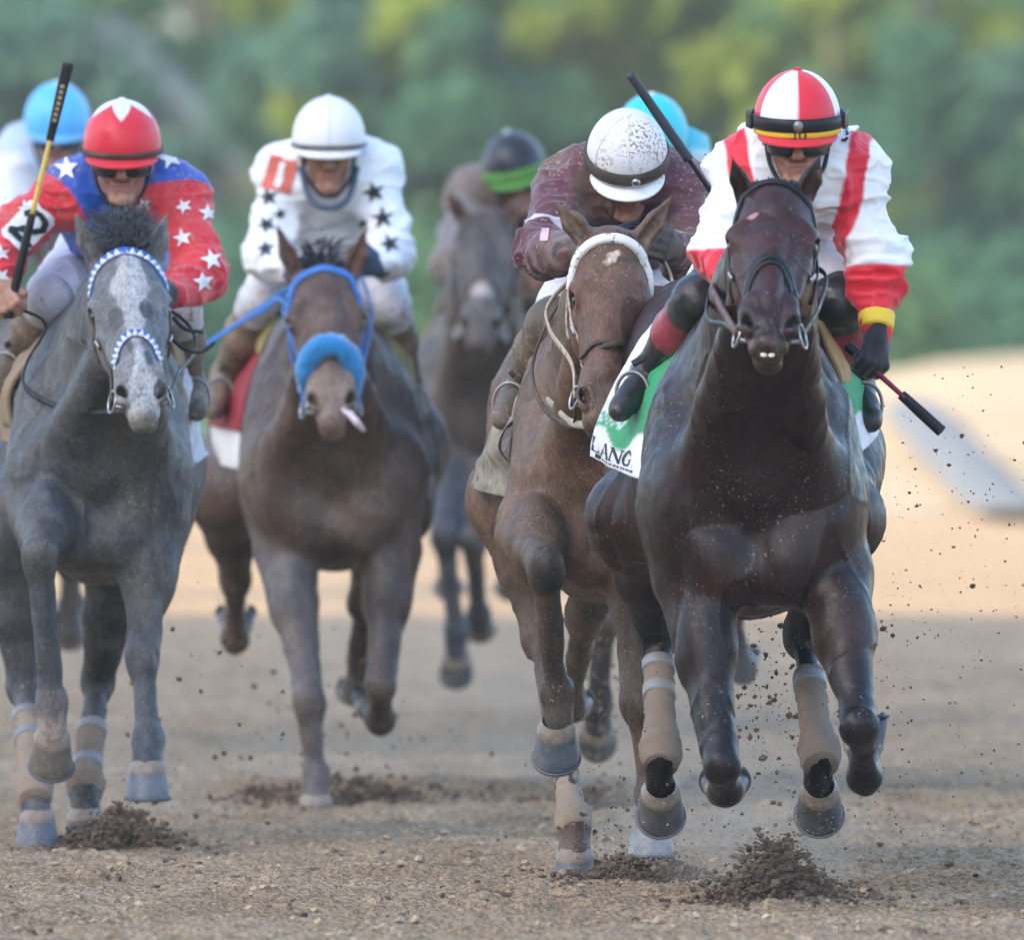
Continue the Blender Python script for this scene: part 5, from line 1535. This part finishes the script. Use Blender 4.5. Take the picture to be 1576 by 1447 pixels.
# ------------------------------------------------------------------ lead jockey: red and white silks
RED, WHITE, BLUE = (.62, .012, .03), (.76, .77, .79), (.02, .10, .55)
silk = surf('silks', vcol=True, rough=.55, spec=.35, sheen=.25, var=.05, vscale=9, bump=.35, bscale=34, stretch=(1, 1, .6))
silk_dirty = surf('silks_spattered', vcol=True, rough=.62, spec=.3, sheen=.25, var=.08, vscale=9, bump=.35, bscale=34, dirt=.35, dirt_col=(.30, .24, .18), dscale=90, dust=.25)
cap_m = surf('cap_cover', vcol=True, rough=.45, spec=.45, sheen=.2, var=.03, bump=.12, bscale=40)
cap_dirty = surf('cap_cover_muddy', vcol=True, rough=.55, spec=.4, var=.05, bump=.15, bscale=60, dirt=.8, dirt_col=(.30, .19, .10), dscale=120)
white_cloth = surf('white_breeches', (.72, .73, .77), rough=.6, sheen=.2, var=.06, bump=.4, bscale=30, dirt=.15, dirt_col=MUD)
boot_m = surf('boot_leather', vcol=True, rough=.38, spec=.5, var=.15, bump=.2, dust=.12)
boot_dirty = surf('boot_leather_muddy', vcol=True, rough=.6, spec=.4, var=.2, bump=.3, dust=.35, dirt=.4)
glove_black = surf('black_knit', (.010, .010, .014), rough=.75, sheen=.3, bump=.5, bscale=300)
glove_mud = surf('muddy_glove', (.05, .045, .05), rough=.8, dust=.35, bump=.4)
glove_slate = surf('slate_glove', (.05, .07, .11), rough=.8, bump=.4)
gog_dark = surf('dark_lens', (.012, .012, .014), rough=.12, spec=.7, var=0)
red_cloth = surf('red_cloth', RED, rough=.55, sheen=.2, var=.05, bump=.2, bscale=40)
white_patch = surf('white_cloth_patch', (.74, .74, .74), rough=.65, var=.08, bump=.15, dirt=.25, dirt_col=(.35, .30, .28))
yellow_cloth = surf('yellow_cloth', (.80, .55, .04), rough=.6, var=.06)
black_ink = surf('black_print', (.012, .012, .014), rough=.6, var=0)
lime_cloth = surf('lime_cloth', (.09, .24, .045), rough=.7, var=.1)
coral_cloth = surf('coral_cloth', (.60, .13, .09), rough=.7, var=.12)
lav_cloth = surf('lavender_breeches', (.52, .53, .64), rough=.65, sheen=.2, var=.06, bump=.5, bscale=30, dirt=.1, dirt_col=MUD)
gog_brown = surf('brown_lens', (.07, .025, .02), rough=.12, spec=.7, var=0)
blue_cloth = surf('blue_cloth', (.03, .16, .62), rough=.7, sheen=.3, var=.1)


def soft(d, w=.0035):
    return np.clip(.5 - d / (2 * w), 0, 1)
def quarters(A, B):
    az = np.degrees(np.arctan2(A[:, 1], A[:, 0])) % 360
    q = ((az - 30) / 60) % 2                                  # 0..1 white, 1..2 red
    e = np.minimum(np.minimum(q, np.abs(1 - q)), 2 - q) * R(60) * np.hypot(A[:, 0], A[:, 1]) * .11
    wgt = soft(np.where(q < 1, -e, e), .0012)
    return np.array(WHITE)[None] * wgt[:, None] + np.array(RED)[None] * (1 - wgt[:, None])
def paint_leadj(V, c, J, sh, el, wr):
    red = np.array(RED)
    m = np.zeros(len(V))
    for i in (0, 1):                                   # red lower sleeves
        a = nrm(wr[i] - el[i]); t = (V - el[i]) @ a
        dd = np.linalg.norm(np.cross(V - el[i], a), axis=1)
        zz = V[:, 2] - (el[i][2] + (.010, -.012)[i])
        m = np.maximum(m, soft(zz) * (dd < .13) * (t < .4) * (t > -.12))
    zt = (sh[0][2] + sh[1][2]) / 2
    for s in (-1, 1):                                  # braces over the shoulders, joined by a bar across the chest
        x = V[:, 0] - J.hc[0] - .004
        xs = s * (.158 - .062 * np.clip((zt + .10 - V[:, 2]) / .36, 0, 1))
        m = np.maximum(m, soft(np.abs(x - xs) - .028) * soft(zt - .245 - V[:, 2]))
    m = np.maximum(m, soft(np.abs(V[:, 0] - J.hc[0]) - .115) * soft(np.abs(V[:, 2] - (zt - .215)) - .028))
    return np.array(WHITE)[None] * (1 - m[:, None]) + red[None] * m[:, None]
plain = lambda col: (lambda A, B: np.tile(np.array(col)[None], (len(A), 1)))

j1 = make_jockey(dict(id='a', label='jockey in white silks with red braces and red sleeves, red and white quartered cap',
    helmet=(1227, 183, .30), look=(0, -1, -.16), pelvis=(1222, 325, .86), chest=(1228, 270, .55), neck=(1228, 240, .40), hr=.99, puff=.006,
    shoulders=((1150, 262, .42), (1310, 262, .42)), elbows=((1112, 392, .28), (1350, 402, .40)), wrists=((1142, 425, .10), (1349, 510, .30)),
    hips=((1185, 340, .84), (1262, 340, .84)), knees=((1074, 462, .42), (1290, 466, .42)), ankles=((1002, 572, .72), (1316, 588, .72)), toes=((958, 626, .58), (1338, 642, .58)),
    bar=((-.3, -.5, 1), (.55, .25, -.6)), back=((-1, -.3, 0), (.6, -1, .3)), handdir=(None, (-.12, -.35, -.95)), gloves=(glove_black, glove_black),
    c_torso=WHITE, c_upper=(WHITE, WHITE), c_fore=(RED, RED), paint=paint_leadj, jersey_m=silk, breeches_m=white_cloth, boot_top=(.26, .018, .045), boot_c=(.010, .010, .013), knee_c=(.012, .012, .014), kneer=.066,
    boot_m=boot_m, helmet_paint=quarters, helmet_m=cap_m, seams=0, button=RED, peak_m=red_cloth, cuff=(yellow_cloth, yellow_cloth), goggles=gog_dark, skin=(.33, .17, .11), h=.005, folds=1.5,
    bands=[('goggle_strap', leather_black, .02, .034, .008), ('cap_rim', yellow_cloth, -.165, .018, .003, -74, 74)]), 39.9)
_b = j1.ob.children[[c.name.startswith('helmet') for c in j1.ob.children].index(True)]
_c = j1.hc + j1.Mh @ np.array([0, .139, .002])
build('camera_clip', [ball_arrays(_c, (.013, .008, .015), j1.Mh, 12, 8)], iron_m, _b)
for s_ in (-1, 1):
    _e = j1.hc + j1.Mh @ np.array([s_ * .113, .03, .004])
    sheet('strap_end', [[_e + j1.Mh @ np.array([0, .02, .021]), _e + j1.Mh @ np.array([s_ * .012, -.03, .020])], [_e + j1.Mh @ np.array([0, .02, -.021]), _e + j1.Mh @ np.array([s_ * .012, -.03, -.022])]], leather_black, _b, 6, 6, .006)
_rim = [c for c in _b.children if c.name.startswith('cap_rim')][0]
build('cap_lettering', [(np.array([j1.hc + j1.Mh @ np.array([-x, math.sqrt(max(0, 1 - (x / .11) ** 2)) * .1315 + .0035, -.0215 + y]) for x, y in pl]), np.array([[0, 1, 2, 3]])) for pl in word('JO', .022, .20)], black_ink, _rim)
decal('collar_badge', word('J', .03, .25), W(1300, 208, 40.3), black_ink, j1.jb, j1.jersey, 39.9, res=.02, whole=True)

# ------------------------------------------------------------------ grey horse's jockey: blue body, red sleeves, white stars
def star_cap(A, B):
    az = np.degrees(np.arctan2(A[:, 1], A[:, 0])); r = np.degrees(np.arccos(np.clip(A[:, 2], -1, 1)))
    k = np.abs(((az - 90 + 36) % 72) - 36) / 36          # 0 on a point, 1 between points
    edge = 52 - 30 * k
    w = soft((r - edge) * .0021, .0016)
    return np.array((.66, .66, .67))[None] * w[:, None] + np.array(RED)[None] * (1 - w[:, None])
NAVY = (.012, .075, .42)
def paint_j2(V, c, J, sh, el, wr):
    m = np.zeros(len(V))
    for i in (0, 1):
        a = nrm(el[i] - sh[i]); t = (V - sh[i]) @ a; dd = np.linalg.norm(np.cross(V - sh[i], a), axis=1)
        m = np.maximum(m, soft(-(t - .030)) * (dd < .16))
        a = nrm(wr[i] - el[i]); t = (V - el[i]) @ a; dd = np.linalg.norm(np.cross(V - el[i], a), axis=1)
        m = np.maximum(m, ((t > -.08) & (dd < .115)) * 1.0)
    return np.array(NAVY)[None] * (1 - m[:, None]) + np.array(RED)[None] * m[:, None]
j2 = make_jockey(dict(id='b', label='jockey in blue silks with white stars on red sleeves, red cap with a white star',
    helmet=(188, 221, .30), look=(0, -1, -.15), pelvis=(182, 395, .86), chest=(185, 320, .55), neck=(188, 290, .38), hr=.99,
    shoulders=((100, 300, .42), (272, 292, .42)), elbows=((-2, 372, .30), (310, 425, .26)), wrists=((-2, 430, .14), (262, 450, .02)),
    hips=((145, 400, .84), (225, 400, .84)), knees=((76, 462, .42), (275, 480, .46)), ankles=((28, 545, .72), (290, 585, .72)), toes=((-4, 590, .56), (302, 628, .56)),
    bar=((.24, 0, 1), (-.2, -.4, 1)), back=((-.4, -1, .1), (1, -.3, 0)), handdir=((.30, -.25, -.75), None), gloves=(None, glove_black), barehands=(0,),
    c_torso=NAVY, c_upper=(RED, RED), c_fore=(RED, RED), paint=paint_j2, jersey_m=silk_dirty, breeches_m=lav_cloth, boot_top=(.13, .105, .08), boot_c=(.10, .08, .065), knee_c=(.50, .50, .56), kneer=.078,
    boot_m=boot_dirty, helmet_paint=star_cap, helmet_m=cap_m, seams=0, button=(.66, .66, .66), peak_m=red_cloth, goggles=gog_dark, skin=(.40, .215, .15), h=.0055,
    bands=[('goggle_strap', leather_mud, -.13, .014, .003)]), 44.3)
for px, py, r_, ro, d in ((105, 260, 20, .05, 44.8), (262, 243, 20, .3, 44.8), (283, 318, 13, .5, 44.6), (319, 328, 14, .1, 44.6), (282, 366, 15, .2, 44.6), (326, 400, 17, .25, 44.55), (313, 434, 16, .15, 44.5), (3, 390, 14, .2, 44.5), (4, 425, 14, .6, 44.5), (40, 320, 13, .3, 44.6), (222, 315, 13, .4, 44.7)):
    p = W(px, py, d)
    decal('star', [q * r_ * d / FPX for q in star_poly(5, 1.0, .42, ro)], p, white_patch, j2.jb, j2.jersey, 44.3)
_p = W(43, 349, 44.6)
_sq = [np.array([(-.044, -.064), (.044, -.064), (.044, .064), (-.044, .064)])]
_ch = lambda A, r_: [np.concatenate([[(x - sx * r_, y), (x, y - sy * r_)] if sx * sy < 0 else [(x, y - sy * r_), (x - sx * r_, y)] for (x, y), (sx, sy) in zip(A[0], ((-1, -1), (1, -1), (1, 1), (-1, 1)))])]
badge = decal('number_patch', rot2(_ch(_sq, .010), -.75), _p, white_patch, j2.jb, j2.jersey, 44.3, .0055)
if badge: decal('number', rot2(word('2', .088, .17), -.75), _p, black_ink, j2.jb, badge, 44.3, .0095, whole=True)

# ------------------------------------------------------------------ bay's jockey: white with black stars
j3 = make_jockey(dict(id='c', label='jockey in white silks with black stars and a plain white cap',
    helmet=(506, 212, .30), look=(.02, -1, -.10), pelvis=(510, 375, .86), chest=(508, 320, .58), neck=(508, 285, .46), hr=1.0,
    shoulders=((438, 268, .42), (574, 264, .42)), elbows=((413, 390, .28), (600, 388, .28)), wrists=((452, 420, .05), (578, 410, .06)),
    hips=((475, 385, .84), (545, 385, .84)), knees=((400, 462, .42), (600, 470, .42)), ankles=((350, 575, .72), (626, 592, .72)), toes=((330, 628, .56), (642, 640, .56)),
    bar=((-.3, -.4, 1), (.3, -.4, 1)), back=((-1, -.6, 0), (1, -.6, 0)), gloves=(glove_slate, glove_slate), handdir=(None, (-.5, -.8, .1)),
    c_torso=WHITE, c_upper=(WHITE, WHITE), c_fore=(WHITE, WHITE), jersey_m=silk, breeches_m=white_cloth, boot_top=(.20, .145, .10), boot_c=(.13, .095, .065), knee_c=(.60, .60, .66),
    boot_m=boot_dirty, helmet_paint=plain((.70, .71, .73)), helmet_m=cap_m, seam_az=(90,), button=(.7, .7, .7), seam_c=(.5, .52, .56), peak_m=white_patch, skin=(.30, .155, .10), h=.006, goggles=None,
    bands=[('goggle_strap', leather_black, -.14, .010, .003)]), 48.2)
tube('sunglasses', [j3.hp(-.07, .05, .0), j3.hp(-.03, .098, .002), j3.hp(0, .104, .006), j3.hp(.03, .098, .002), j3.hp(.07, .05, .0)], .013, gog_dark, j3.ob, 20, 10)
tube('collar', [j3.hp(-.085, .02, -.05), j3.hp(-.055, .085, -.14), j3.hp(0, .11, -.165), j3.hp(.055, .085, -.14), j3.hp(.085, .02, -.05)], .010, surf('slate_trim', (.06, .08, .12), rough=.7), j3.jersey, 30, 8)
for px, py, r_, ro in ((414, 304, 14, .2), (411, 346, 13, .5), (411, 384, 13, .1), (576, 296, 16, .3), (590, 336, 16, .1), (600, 376, 14, .4), (432, 330, 9, .3), (560, 345, 9, .3)):
    d = 48.6
    decal('star', [q * r_ * 1.15 * d / FPX for q in star_poly(5, 1.0, .40, ro)], W(px, py, d), black_ink, j3.jb, j3.jersey, 48.2)
_p = W(432, 269, 48.6)
_pat = decal('number_patch', rot2([np.array([(-.043, -.050), (.043, -.050), (.043, .050), (-.043, .050)])], -.25), _p, coral_cloth, j3.jb, j3.jersey, 48.2, .006)
if _pat: decal('number', rot2(word('1', .068, .26), -.25), _p, white_patch, j3.jb, _pat, 48.2, .0105, whole=True)

# ------------------------------------------------------------------ brown's jockey: maroon silks, muddy white cap
MAR = (.085, .012, .030)
def paint_maroon(V, c, J, sh, el, wr):
    a = nrm(el[0] - sh[0]); t = (V - sh[0]) @ a; L_ = np.linalg.norm(el[0] - sh[0])
    dd = np.linalg.norm(np.cross(V - sh[0], a), axis=1)
    m = soft(np.abs(t - L_ * .80) - .012) * (dd < .12)
    c = np.array((.62, .58, .62))[None] * m[:, None] + c * (1 - m[:, None])
    return mixc(c, (.13, .09, .06), sstep(.5, .7, fbm(V, 10, 71)) * .6)
j4 = make_jockey(dict(id='d', label='jockey in maroon silks with a mud splashed white cap',
    helmet=(965, 238, .30), look=(.02, -1, -.62), pelvis=(960, 400, .86), chest=(962, 320, .55), neck=(964, 285, .38), hr=.975, puff=.010,
    shoulders=((880, 288, .42), (1046, 290, .42)), elbows=((832, 386, .16), (1068, 410, .25)), wrists=((882, 388, -.12), (1036, 382, -.08)),
    hips=((925, 405, .84), (1000, 405, .84)), knees=((848, 498, .42), (1010, 480, .42)), ankles=((803, 588, .72), (1010, 590, .72)), toes=((775, 640, .56), (1020, 640, .56)),
    bar=((-.2, -.2, 1), (.2, -.2, 1)), back=((-.6, -1, 0), (.4, -1, .2)), gloves=(glove_mud, glove_mud), handdir=((.9, -.5, 0), (-.3, -.9, .1)),
    c_torso=MAR, c_upper=(MAR, MAR), c_fore=(MAR, MAR), paint=paint_maroon, jersey_m=silk_dirty, breeches_m=white_cloth, boot_top=(.10, .08, .06), boot_c=(.09, .075, .06), knee_c=(.11, .09, .07),
    boot_m=boot_dirty, helmet_paint=plain((.66, .66, .68)), helmet_m=cap_dirty, seam_az=(90, 35, 145), button=(.7, .7, .7), seam_c=(.72, .71, .68), peak_m=white_patch, goggles=gog_brown, skin=(.33, .17, .12), h=.0055,
    bands=[('goggle_strap', leather_mud, .0, .036, .002)]), 42.0)
_h4 = [c for c in j4.ob.children if c.name.startswith('helmet')][0]
build('strap_lens', [ball_arrays(j4.hc + j4.Mh @ np.array([-.02, .140, .0]), (.012, .007, .012), j4.Mh, 12, 8)], steel, _h4)
decal('sleeve_stripe', [np.array([(-.010, -.085), (.010, -.085), (.016, .085), (-.004, .085)])], W(838, 322, 42.4), surf('pink_trim', (.60, .42, .45), rough=.7), j4.jb, j4.jersey, 42.0)

# ------------------------------------------------------------------ jockeys further back
def far_jockey(**k):
    S = dict(look=(0, -1, -.2), gloves=(None, None), bar=((0, -.4, 1), (0, -.4, 1)), back=((-1, -.4, 0), (1, -.4, 0)), h=.011, seams=0, jersey_m=silk_dirty, breeches_m=white_cloth, boot_m=boot_dirty, helmet_m=cap_m,
             boot_top=(.07, .06, .05), boot_c=(.05, .045, .04), goggles=gog_dark)
    cx, cy, s = k['at']; q = lambda x, y, dy: (cx + x * s, cy + y * s, dy)
    S.update(helmet=q(0, 0, .30), pelvis=q(0, .30, .86), chest=q(0, .17, .58), neck=q(0, .11, .44), shoulders=(q(-.15, .10, .42), q(.15, .10, .42)), elbows=(q(-.21, .34, .28), q(.21, .34, .28)),
             wrists=(q(-.09, .38, .05), q(.09, .38, .05)), hips=(q(-.07, .33, .84), q(.07, .33, .84)), knees=(q(-.22, .47, .42), q(.20, .47, .42)), ankles=(q(-.29, .70, .72), q(.28, .70, .72)), toes=(q(-.33, .79, .56), q(.32, .79, .56)))
    S.update({a: b for a, b in k.items() if a not in ('at', 'D')})
    return make_jockey(S, k['D'])
CY, LIME = (.02, .50, .66), (.16, .40, .06)
def paint_far(V, c, J, sh, el, wr):
    x = V[:, 0] - J.hc[0]
    c = mixc(c, LIME, soft(np.abs(V[:, 2] - J.hc[2] + .46) - .04, .01))
    return c
j5 = far_jockey(id='e', D=55.5, at=(792, 256, 450), label='jockey in a dark navy cap with a lime green band', up=(-.22, 0, 1), helmet_paint=plain((.004, .006, .013)), peak_m=lime_cloth,
    c_torso=(.09, .06, .055), c_upper=((.16, .15, .16), (.12, .07, .06)), c_fore=((.10, .08, .07), (.11, .08, .06)), skin=(.30, .15, .10), bands=[('cap_band', lime_cloth, -.08, .036, .004)],
    knees=((700, 470, .42), (832, 462, .42)), breeches_m=surf('cyan_breeches', CY, rough=.6, sheen=.2, var=.1))
j6 = far_jockey(id='f', D=48.3, at=(1003, 207, 515), label='jockey in a turquoise cap half hidden behind the maroon jockey', helmet_paint=plain((.03, .50, .62)), peak_m=surf('turquoise_cloth', (.03, .50, .62), rough=.5),
    c_torso=(.03, .50, .62), c_upper=((.03, .5, .62), (.62, .72, .76)), c_fore=((.03, .10, .55), (.03, .10, .55)), shoulders=((930, 262, .42), (1052, 240, .42)), elbows=((900, 370, .30), (1090, 340, .30)), wrists=((960, 400, .05), (1058, 360, .02)), gloves=(blue_cloth, blue_cloth), skin=(.33, .17, .12))
j7 = far_jockey(id='g', D=53.0, at=(88, 184, 471), label='jockey in a sky blue cap and pale blue and white silks behind the grey', helmet_paint=plain((.10, .44, .82)), peak_m=surf('sky_cloth', (.16, .42, .70), rough=.5),
    c_torso=(.45, .58, .80), c_upper=((.72, .76, .84), (.55, .66, .82)), c_fore=((.40, .55, .82), (.5, .6, .8)), shoulders=((35, 235, .42), (150, 240, .42)), elbows=((5, 350, .3), (180, 350, .28)), skin=(.34, .2, .15))

# ------------------------------------------------------------------ saddles, cloths, reins, whips
def lead_cols(u, v):
    G_, Wt = np.array((.010, .30, .10)), np.array((.74, .76, .80))
    w = np.clip((v - .70 + .06 * np.sin(u * 9)) / .02, 0, 1); w2 = np.clip((u - .62 + (v - .3) * .1) / .03, 0, 1) * (v < .55)
    w = np.maximum(w, w2)
    c = G_[None] * (1 - w[:, None]) + Wt[None] * w[:, None]
    st = ((u + v * 1.4) * 9 % 1 < .45) & (u > .55) & (v > .42) & (v < .64)
    return np.where(st[:, None], np.array((.55, .68, .66))[None], c)
cloth_v = surf('saddle_cloth_printed', vcol=True, rough=.7, sheen=.2, var=.06, bump=.25, bscale=40, dirt=.1, dirt_col=MUD)
rowsL = [[(1066, 498, .47), (1036, 500, .62), (1004, 500, .80)], [(1046, 560, .45), (1004, 566, .65), (962, 560, .86)], [(1020, 625, .44), (975, 630, .66), (932, 622, .88)], [(998, 690, .44), (955, 690, .68), (914, 668, .92)], [(984, 738, .46), (946, 722, .72), (908, 702, .94)]]
_o, G_, N_ = saddle_cloth(rowsL, cloth_v, 'green and white lettered saddle cloth on the dark bay lead horse', lead, lead_cols, .03)
tx = [np.stack([.62 - p[:, 0] * .85, .84 - p[:, 1] * .62], 1) for p in word('LANG', .23, .20, .12)]
sheet_decal('cloth_lettering', G_, N_, tx, black_ink, _o)
sm = []
for k in range(11):
    u0 = .12 + k * .06
    sm.append(np.array([(u0, .945), (u0 + .04, .945), (u0 + .04, .968), (u0, .968)]))
sm.append(np.array([(.80, .93), (.90, .93), (.90, .98), (.80, .98)]))
sheet_decal('small_print', G_, N_, sm, black_ink, _o)
rowsR = [[(1268, 520, .45), (1290, 520, .62)], [(1292, 585, .44), (1322, 575, .64)], [(1308, 640, .44), (1342, 625, .68)], [(1324, 698, .45), (1353, 664, .72)]]
_o2, _, _ = saddle_cloth(rowsR, cloth_v, 'x', lead, lambda u, v: lead_cols(u * .5, v * .98), .02, 4)
_o2.name = 'side_panel'; _o2.parent = _o; _o2.location = _o2.location - _o.location
for k_ in ('label', 'category', 'group'): del _o2[k_]
make_saddle(lead, j1, [[[(1092, 492, .34), (1062, 512, .5)], [(1070, 540, .40), (1046, 548, .53)], [(1040, 580, .42), (1026, 582, .55)], [(1032, 596, .43), (1020, 592, .56)]],
                       [[(1256, 492, .34), (1284, 505, .5)], [(1272, 535, .40), (1300, 535, .53)], [(1288, 570, .42), (1306, 568, .55)], [(1294, 590, .43), (1308, 588, .56)]]], tan_panel, 'racing saddle with tan suede panels on the lead horse')
rein(lead, j1, 0, 0, [(1116, 500, -.50), (1092, 494, -.30), (1088, 470, -.12), (1104, 432, .0)], leather_black, .008)
rein(lead, j1, 0, 0, [(1108, 470, -.3), (1102, 440, -.1)], leather_brown, .016)
rein(lead, j1, 1, 0, [(1262, 470, -.45), (1268, 420, -.1), (1200, 400, .1)], leather_black, .008)
rein(grey, j2, 0, 1, [(165, 560, -.5), (120, 520, -.15), (150, 470, .1)], leather_mud, .008)
rein(grey, j2, 0, 0, [(192, 632, -.45), (110, 632, -.12), (42, 600, .10), (40, 560, .18), (70, 500, .25)], leather_black, .009)
rein(grey, j2, 1, 1, [(275, 575, -.4), (300, 540, -.1), (290, 500, .0)], leather_black, .008)
tube('loose_strap', [W(266, 488, 43.9), W(285, 506, 43.9), W(312, 511, 43.95)], .006, leather_black, grey.bridle, 20, 8)
tube('loose_strap', [W(264, 520, 43.9), W(285, 538, 43.9), W(310, 541, 43.95), W(330, 528, 44.0)], .006, leather_black, grey.bridle, 20, 8)
rein(bay, j3, 0, 0, [(455, 520, -.4), (436, 470, -.1)], blue_strap, .009)
rein(bay, j3, 1, 1, [(560, 560, -.4), (572, 480, -.1)], blue_strap, .009)
rein(bay, j3, 0, 0, [(440, 470, -.2), (400, 480, .0), (330, 522, .1), (305, 540, .1), (340, 515, .15), (420, 460, .12)], blue_strap, .007)
rein(brown, j4, 0, 0, [(880, 560, -.4), (845, 505, -.2), (850, 460, -.1)], wool_dirty, .010)
rein(brown, j4, 0, 0, [(880, 655, -.35), (835, 625, -.1), (820, 560, .05), (858, 470, .0)], leather_mud, .009)
tube('rein', [W(790, 640, 42.5), W(800, 612, 42.4), W(835, 610, 42.2), W(875, 648, 41.7), W(905, 655, 41.4)], .011, wool_dirty, brown.bridle, 40, 8, flat=.5)
rein(brown, j4, 1, 1, [(1010, 520, -.4), (1035, 440, -.15)], wool_dirty, .010)
tube('rein', [W(902, 560, 41.45), W(925, 535, 41.4), W(955, 530, 41.4), W(985, 545, 41.6)], .008, leather_mud, brown.bridle, 30, 8, flat=.5)
for H_, J_, k in ((far, j5, 0), (chest, j6, 0), (pale, j7, 0)):
    rein(H_, J_, 0, 0, [], leather_mud, .012); rein(H_, J_, 1, 1, [], leather_mud, .012)

saddle_cloth([[(120, 470, .40), (90, 480, .6)], [(60, 535, .40), (35, 540, .62)], [(22, 600, .42), (2, 600, .66)], [(30, 690, .44), (2, 680, .70)]], surf('tan_cloth', (.32, .22, .13), rough=.8, var=.2, dust=.4), 'muddy tan saddle cloth on the grey horse below the number patch sleeve', grey, None, .02, 6)
saddle_cloth([[(278, 560, .42), (296, 590, .7)], [(282, 620, .44), (306, 650, .74)], [(286, 680, .44), (314, 690, .76)], [(290, 725, .46), (318, 700, .78)]], surf('pale_cloth', (.50, .54, .60), rough=.8, var=.3, vscale=30, dirt=.5, dirt_col=(.12, .14, .18)), 'pale mud flecked saddle cloth on the grey horse next to the bay', grey, None, .03, 7)
make_saddle(grey, j2, [[[(118, 470, .36), (95, 478, .5)], [(64, 535, .36), (50, 535, .5)], [(16, 600, .38), (4, 598, .54)], [(20, 660, .40), (8, 655, .56)]], [[(262, 520, .40), (278, 520, .5)], [(274, 600, .40), (288, 600, .55)], [(276, 690, .42), (290, 690, .56)], [(280, 725, .42), (290, 725, .56)]]], surf('tan_hide', (.27, .185, .11), rough=.75, var=.25, dust=.4), 'muddy tan racing saddle on the grey horse')
saddle_cloth([[(420, 500, .44), (398, 520, .6)], [(392, 565, .44), (366, 580, .66)], [(372, 640, .46), (325, 645, .74)], [(368, 664, .46), (322, 655, .76)]], surf('crimson_cloth', (.25, .012, .03), rough=.75, var=.15, dust=.1), 'dark red saddle cloth on the bay horse', bay, None, .02, 8)
saddle_cloth([[(372, 655, .48), (326, 652, .78)], [(366, 690, .50), (330, 690, .82)], [(366, 722, .52), (338, 716, .86)]], white_patch, 'white strip of saddle cloth hanging below the dark red one', bay, None, .02, 9)
make_saddle(bay, j3, [[[(428, 484, .40), (412, 486, .5)], [(412, 515, .40), (398, 515, .5)], [(402, 545, .42), (394, 540, .52)]], [[(572, 492, .36), (612, 500, .5)], [(592, 540, .38), (632, 550, .54)], [(616, 600, .40), (640, 600, .56)]]], surf('olive_hide', (.30, .25, .10), rough=.75, var=.25, dust=.4), 'racing saddle with olive tan panels on the bay horse')
saddle_cloth([[(790, 640, .44), (772, 640, .7)], [(772, 690, .46), (745, 690, .78)], [(800, 735, .48), (730, 720, .86)], [(796, 770, .50), (724, 752, .9)]], surf('muddy_canvas', (.27, .24, .19), rough=.9, var=.3, vscale=30, dirt=.6, dirt_col=(.14, .11, .08)), 'muddy canvas saddle cloth flapping below the maroon jockey', brown, None, .04, 10)
make_saddle(brown, j4, [[[(852, 505, .34), (826, 520, .48)], [(848, 560, .34), (812, 575, .5)], [(838, 610, .36), (806, 615, .52)], [(828, 625, .38), (808, 622, .53)]], [[(1000, 500, .40), (1020, 510, .5)], [(1010, 600, .42), (1030, 600, .55)]]], tan_panel, 'racing saddle with tan panels on the brown horse')
for H_, J_, l in ((far, j5, 'dark muddy saddle on the far horse with the white nose patch'), (chest, j6, 'saddle on the hidden chestnut horse'), (pale, j7, 'saddle on the dark horse behind the grey')):
    make_saddle(H_, J_, [], leather_mud, l)

g_ = j1.grip[1]; t_ = W(1449, 664, 40.05); u_ = nrm(t_ - g_)
whip('riding_whip', [g_ - u_ * .07, g_, g_ * .5 + t_ * .5, t_], [('grip', 0, .36, .014, .012, leather_black, 1), ('shaft', .36, .68, .0075, .006, surf('maroon_shaft', (.20, .02, .04), rough=.4), 1), ('popper', .66, 1.0, .005, .0058, leather_black, 2.5)], 'black and maroon whip in the gloved hand of the lead jockey')
a_, b_ = W(12, 489, 44.42), W(105, 96, 44.36)
w2 = whip('riding_whip', [a_, a_ * .5 + b_ * .5, b_], [('grip', 0, .415, .013, .011, leather_black, 1), ('shaft', .415, .72, .0075, .006, surf('gold_shaft', (.62, .45, .10), rough=.4), 1), ('popper', .70, 1.0, .006, .0085, leather_black, 1.9)], 'black whip with gold shaft held upright by the red sleeved jockey')
pop = [c for c in w2.children if c.name.startswith('popper')][0]
u_ = nrm(b_ - a_); s_ = nrm(np.cross(u_, [0, 1, 0])); L_ = np.linalg.norm(b_ - a_)
marks = []
for k in range(7):
    c_ = a_ + u_ * L_ * (.775 + .022 * k) + np.array([0, -.0145, 0])
    for (x0, y0, x1, y1) in ((-.006, -.003, .006, -.003), (-.006, .003, .006, .003), (rnd.uniform(-.006, .0), -.003, rnd.uniform(0, .006), .003)):
        p0, p1 = c_ + s_ * x0 + u_ * y0, c_ + s_ * x1 + u_ * y1; n2 = nrm(np.cross(p1 - p0, [0, 1, 0])) * .0011
        marks.append((np.array([p0 - n2, p1 - n2, p1 + n2, p0 + n2]), np.array([[0, 1, 2, 3]])))
build('gold_lettering', marks, surf('gold_print', (.55, .42, .22), rough=.5), pop)
whip('riding_whip', [W(1118, 330, 40.95), W(1076, 268, 40.85), W(969, 113, 40.75)], [('grip', 0, .3, .011, .010, leather_black, 1), ('shaft', .3, .62, .007, .006, leather_black, 1), ('popper', .6, 1.0, .010, .0085, surf('dark_slate_leather', (.03, .037, .045), rough=.5), 1.3)], 'slate black whip raised between the maroon jockey and the lead jockey')
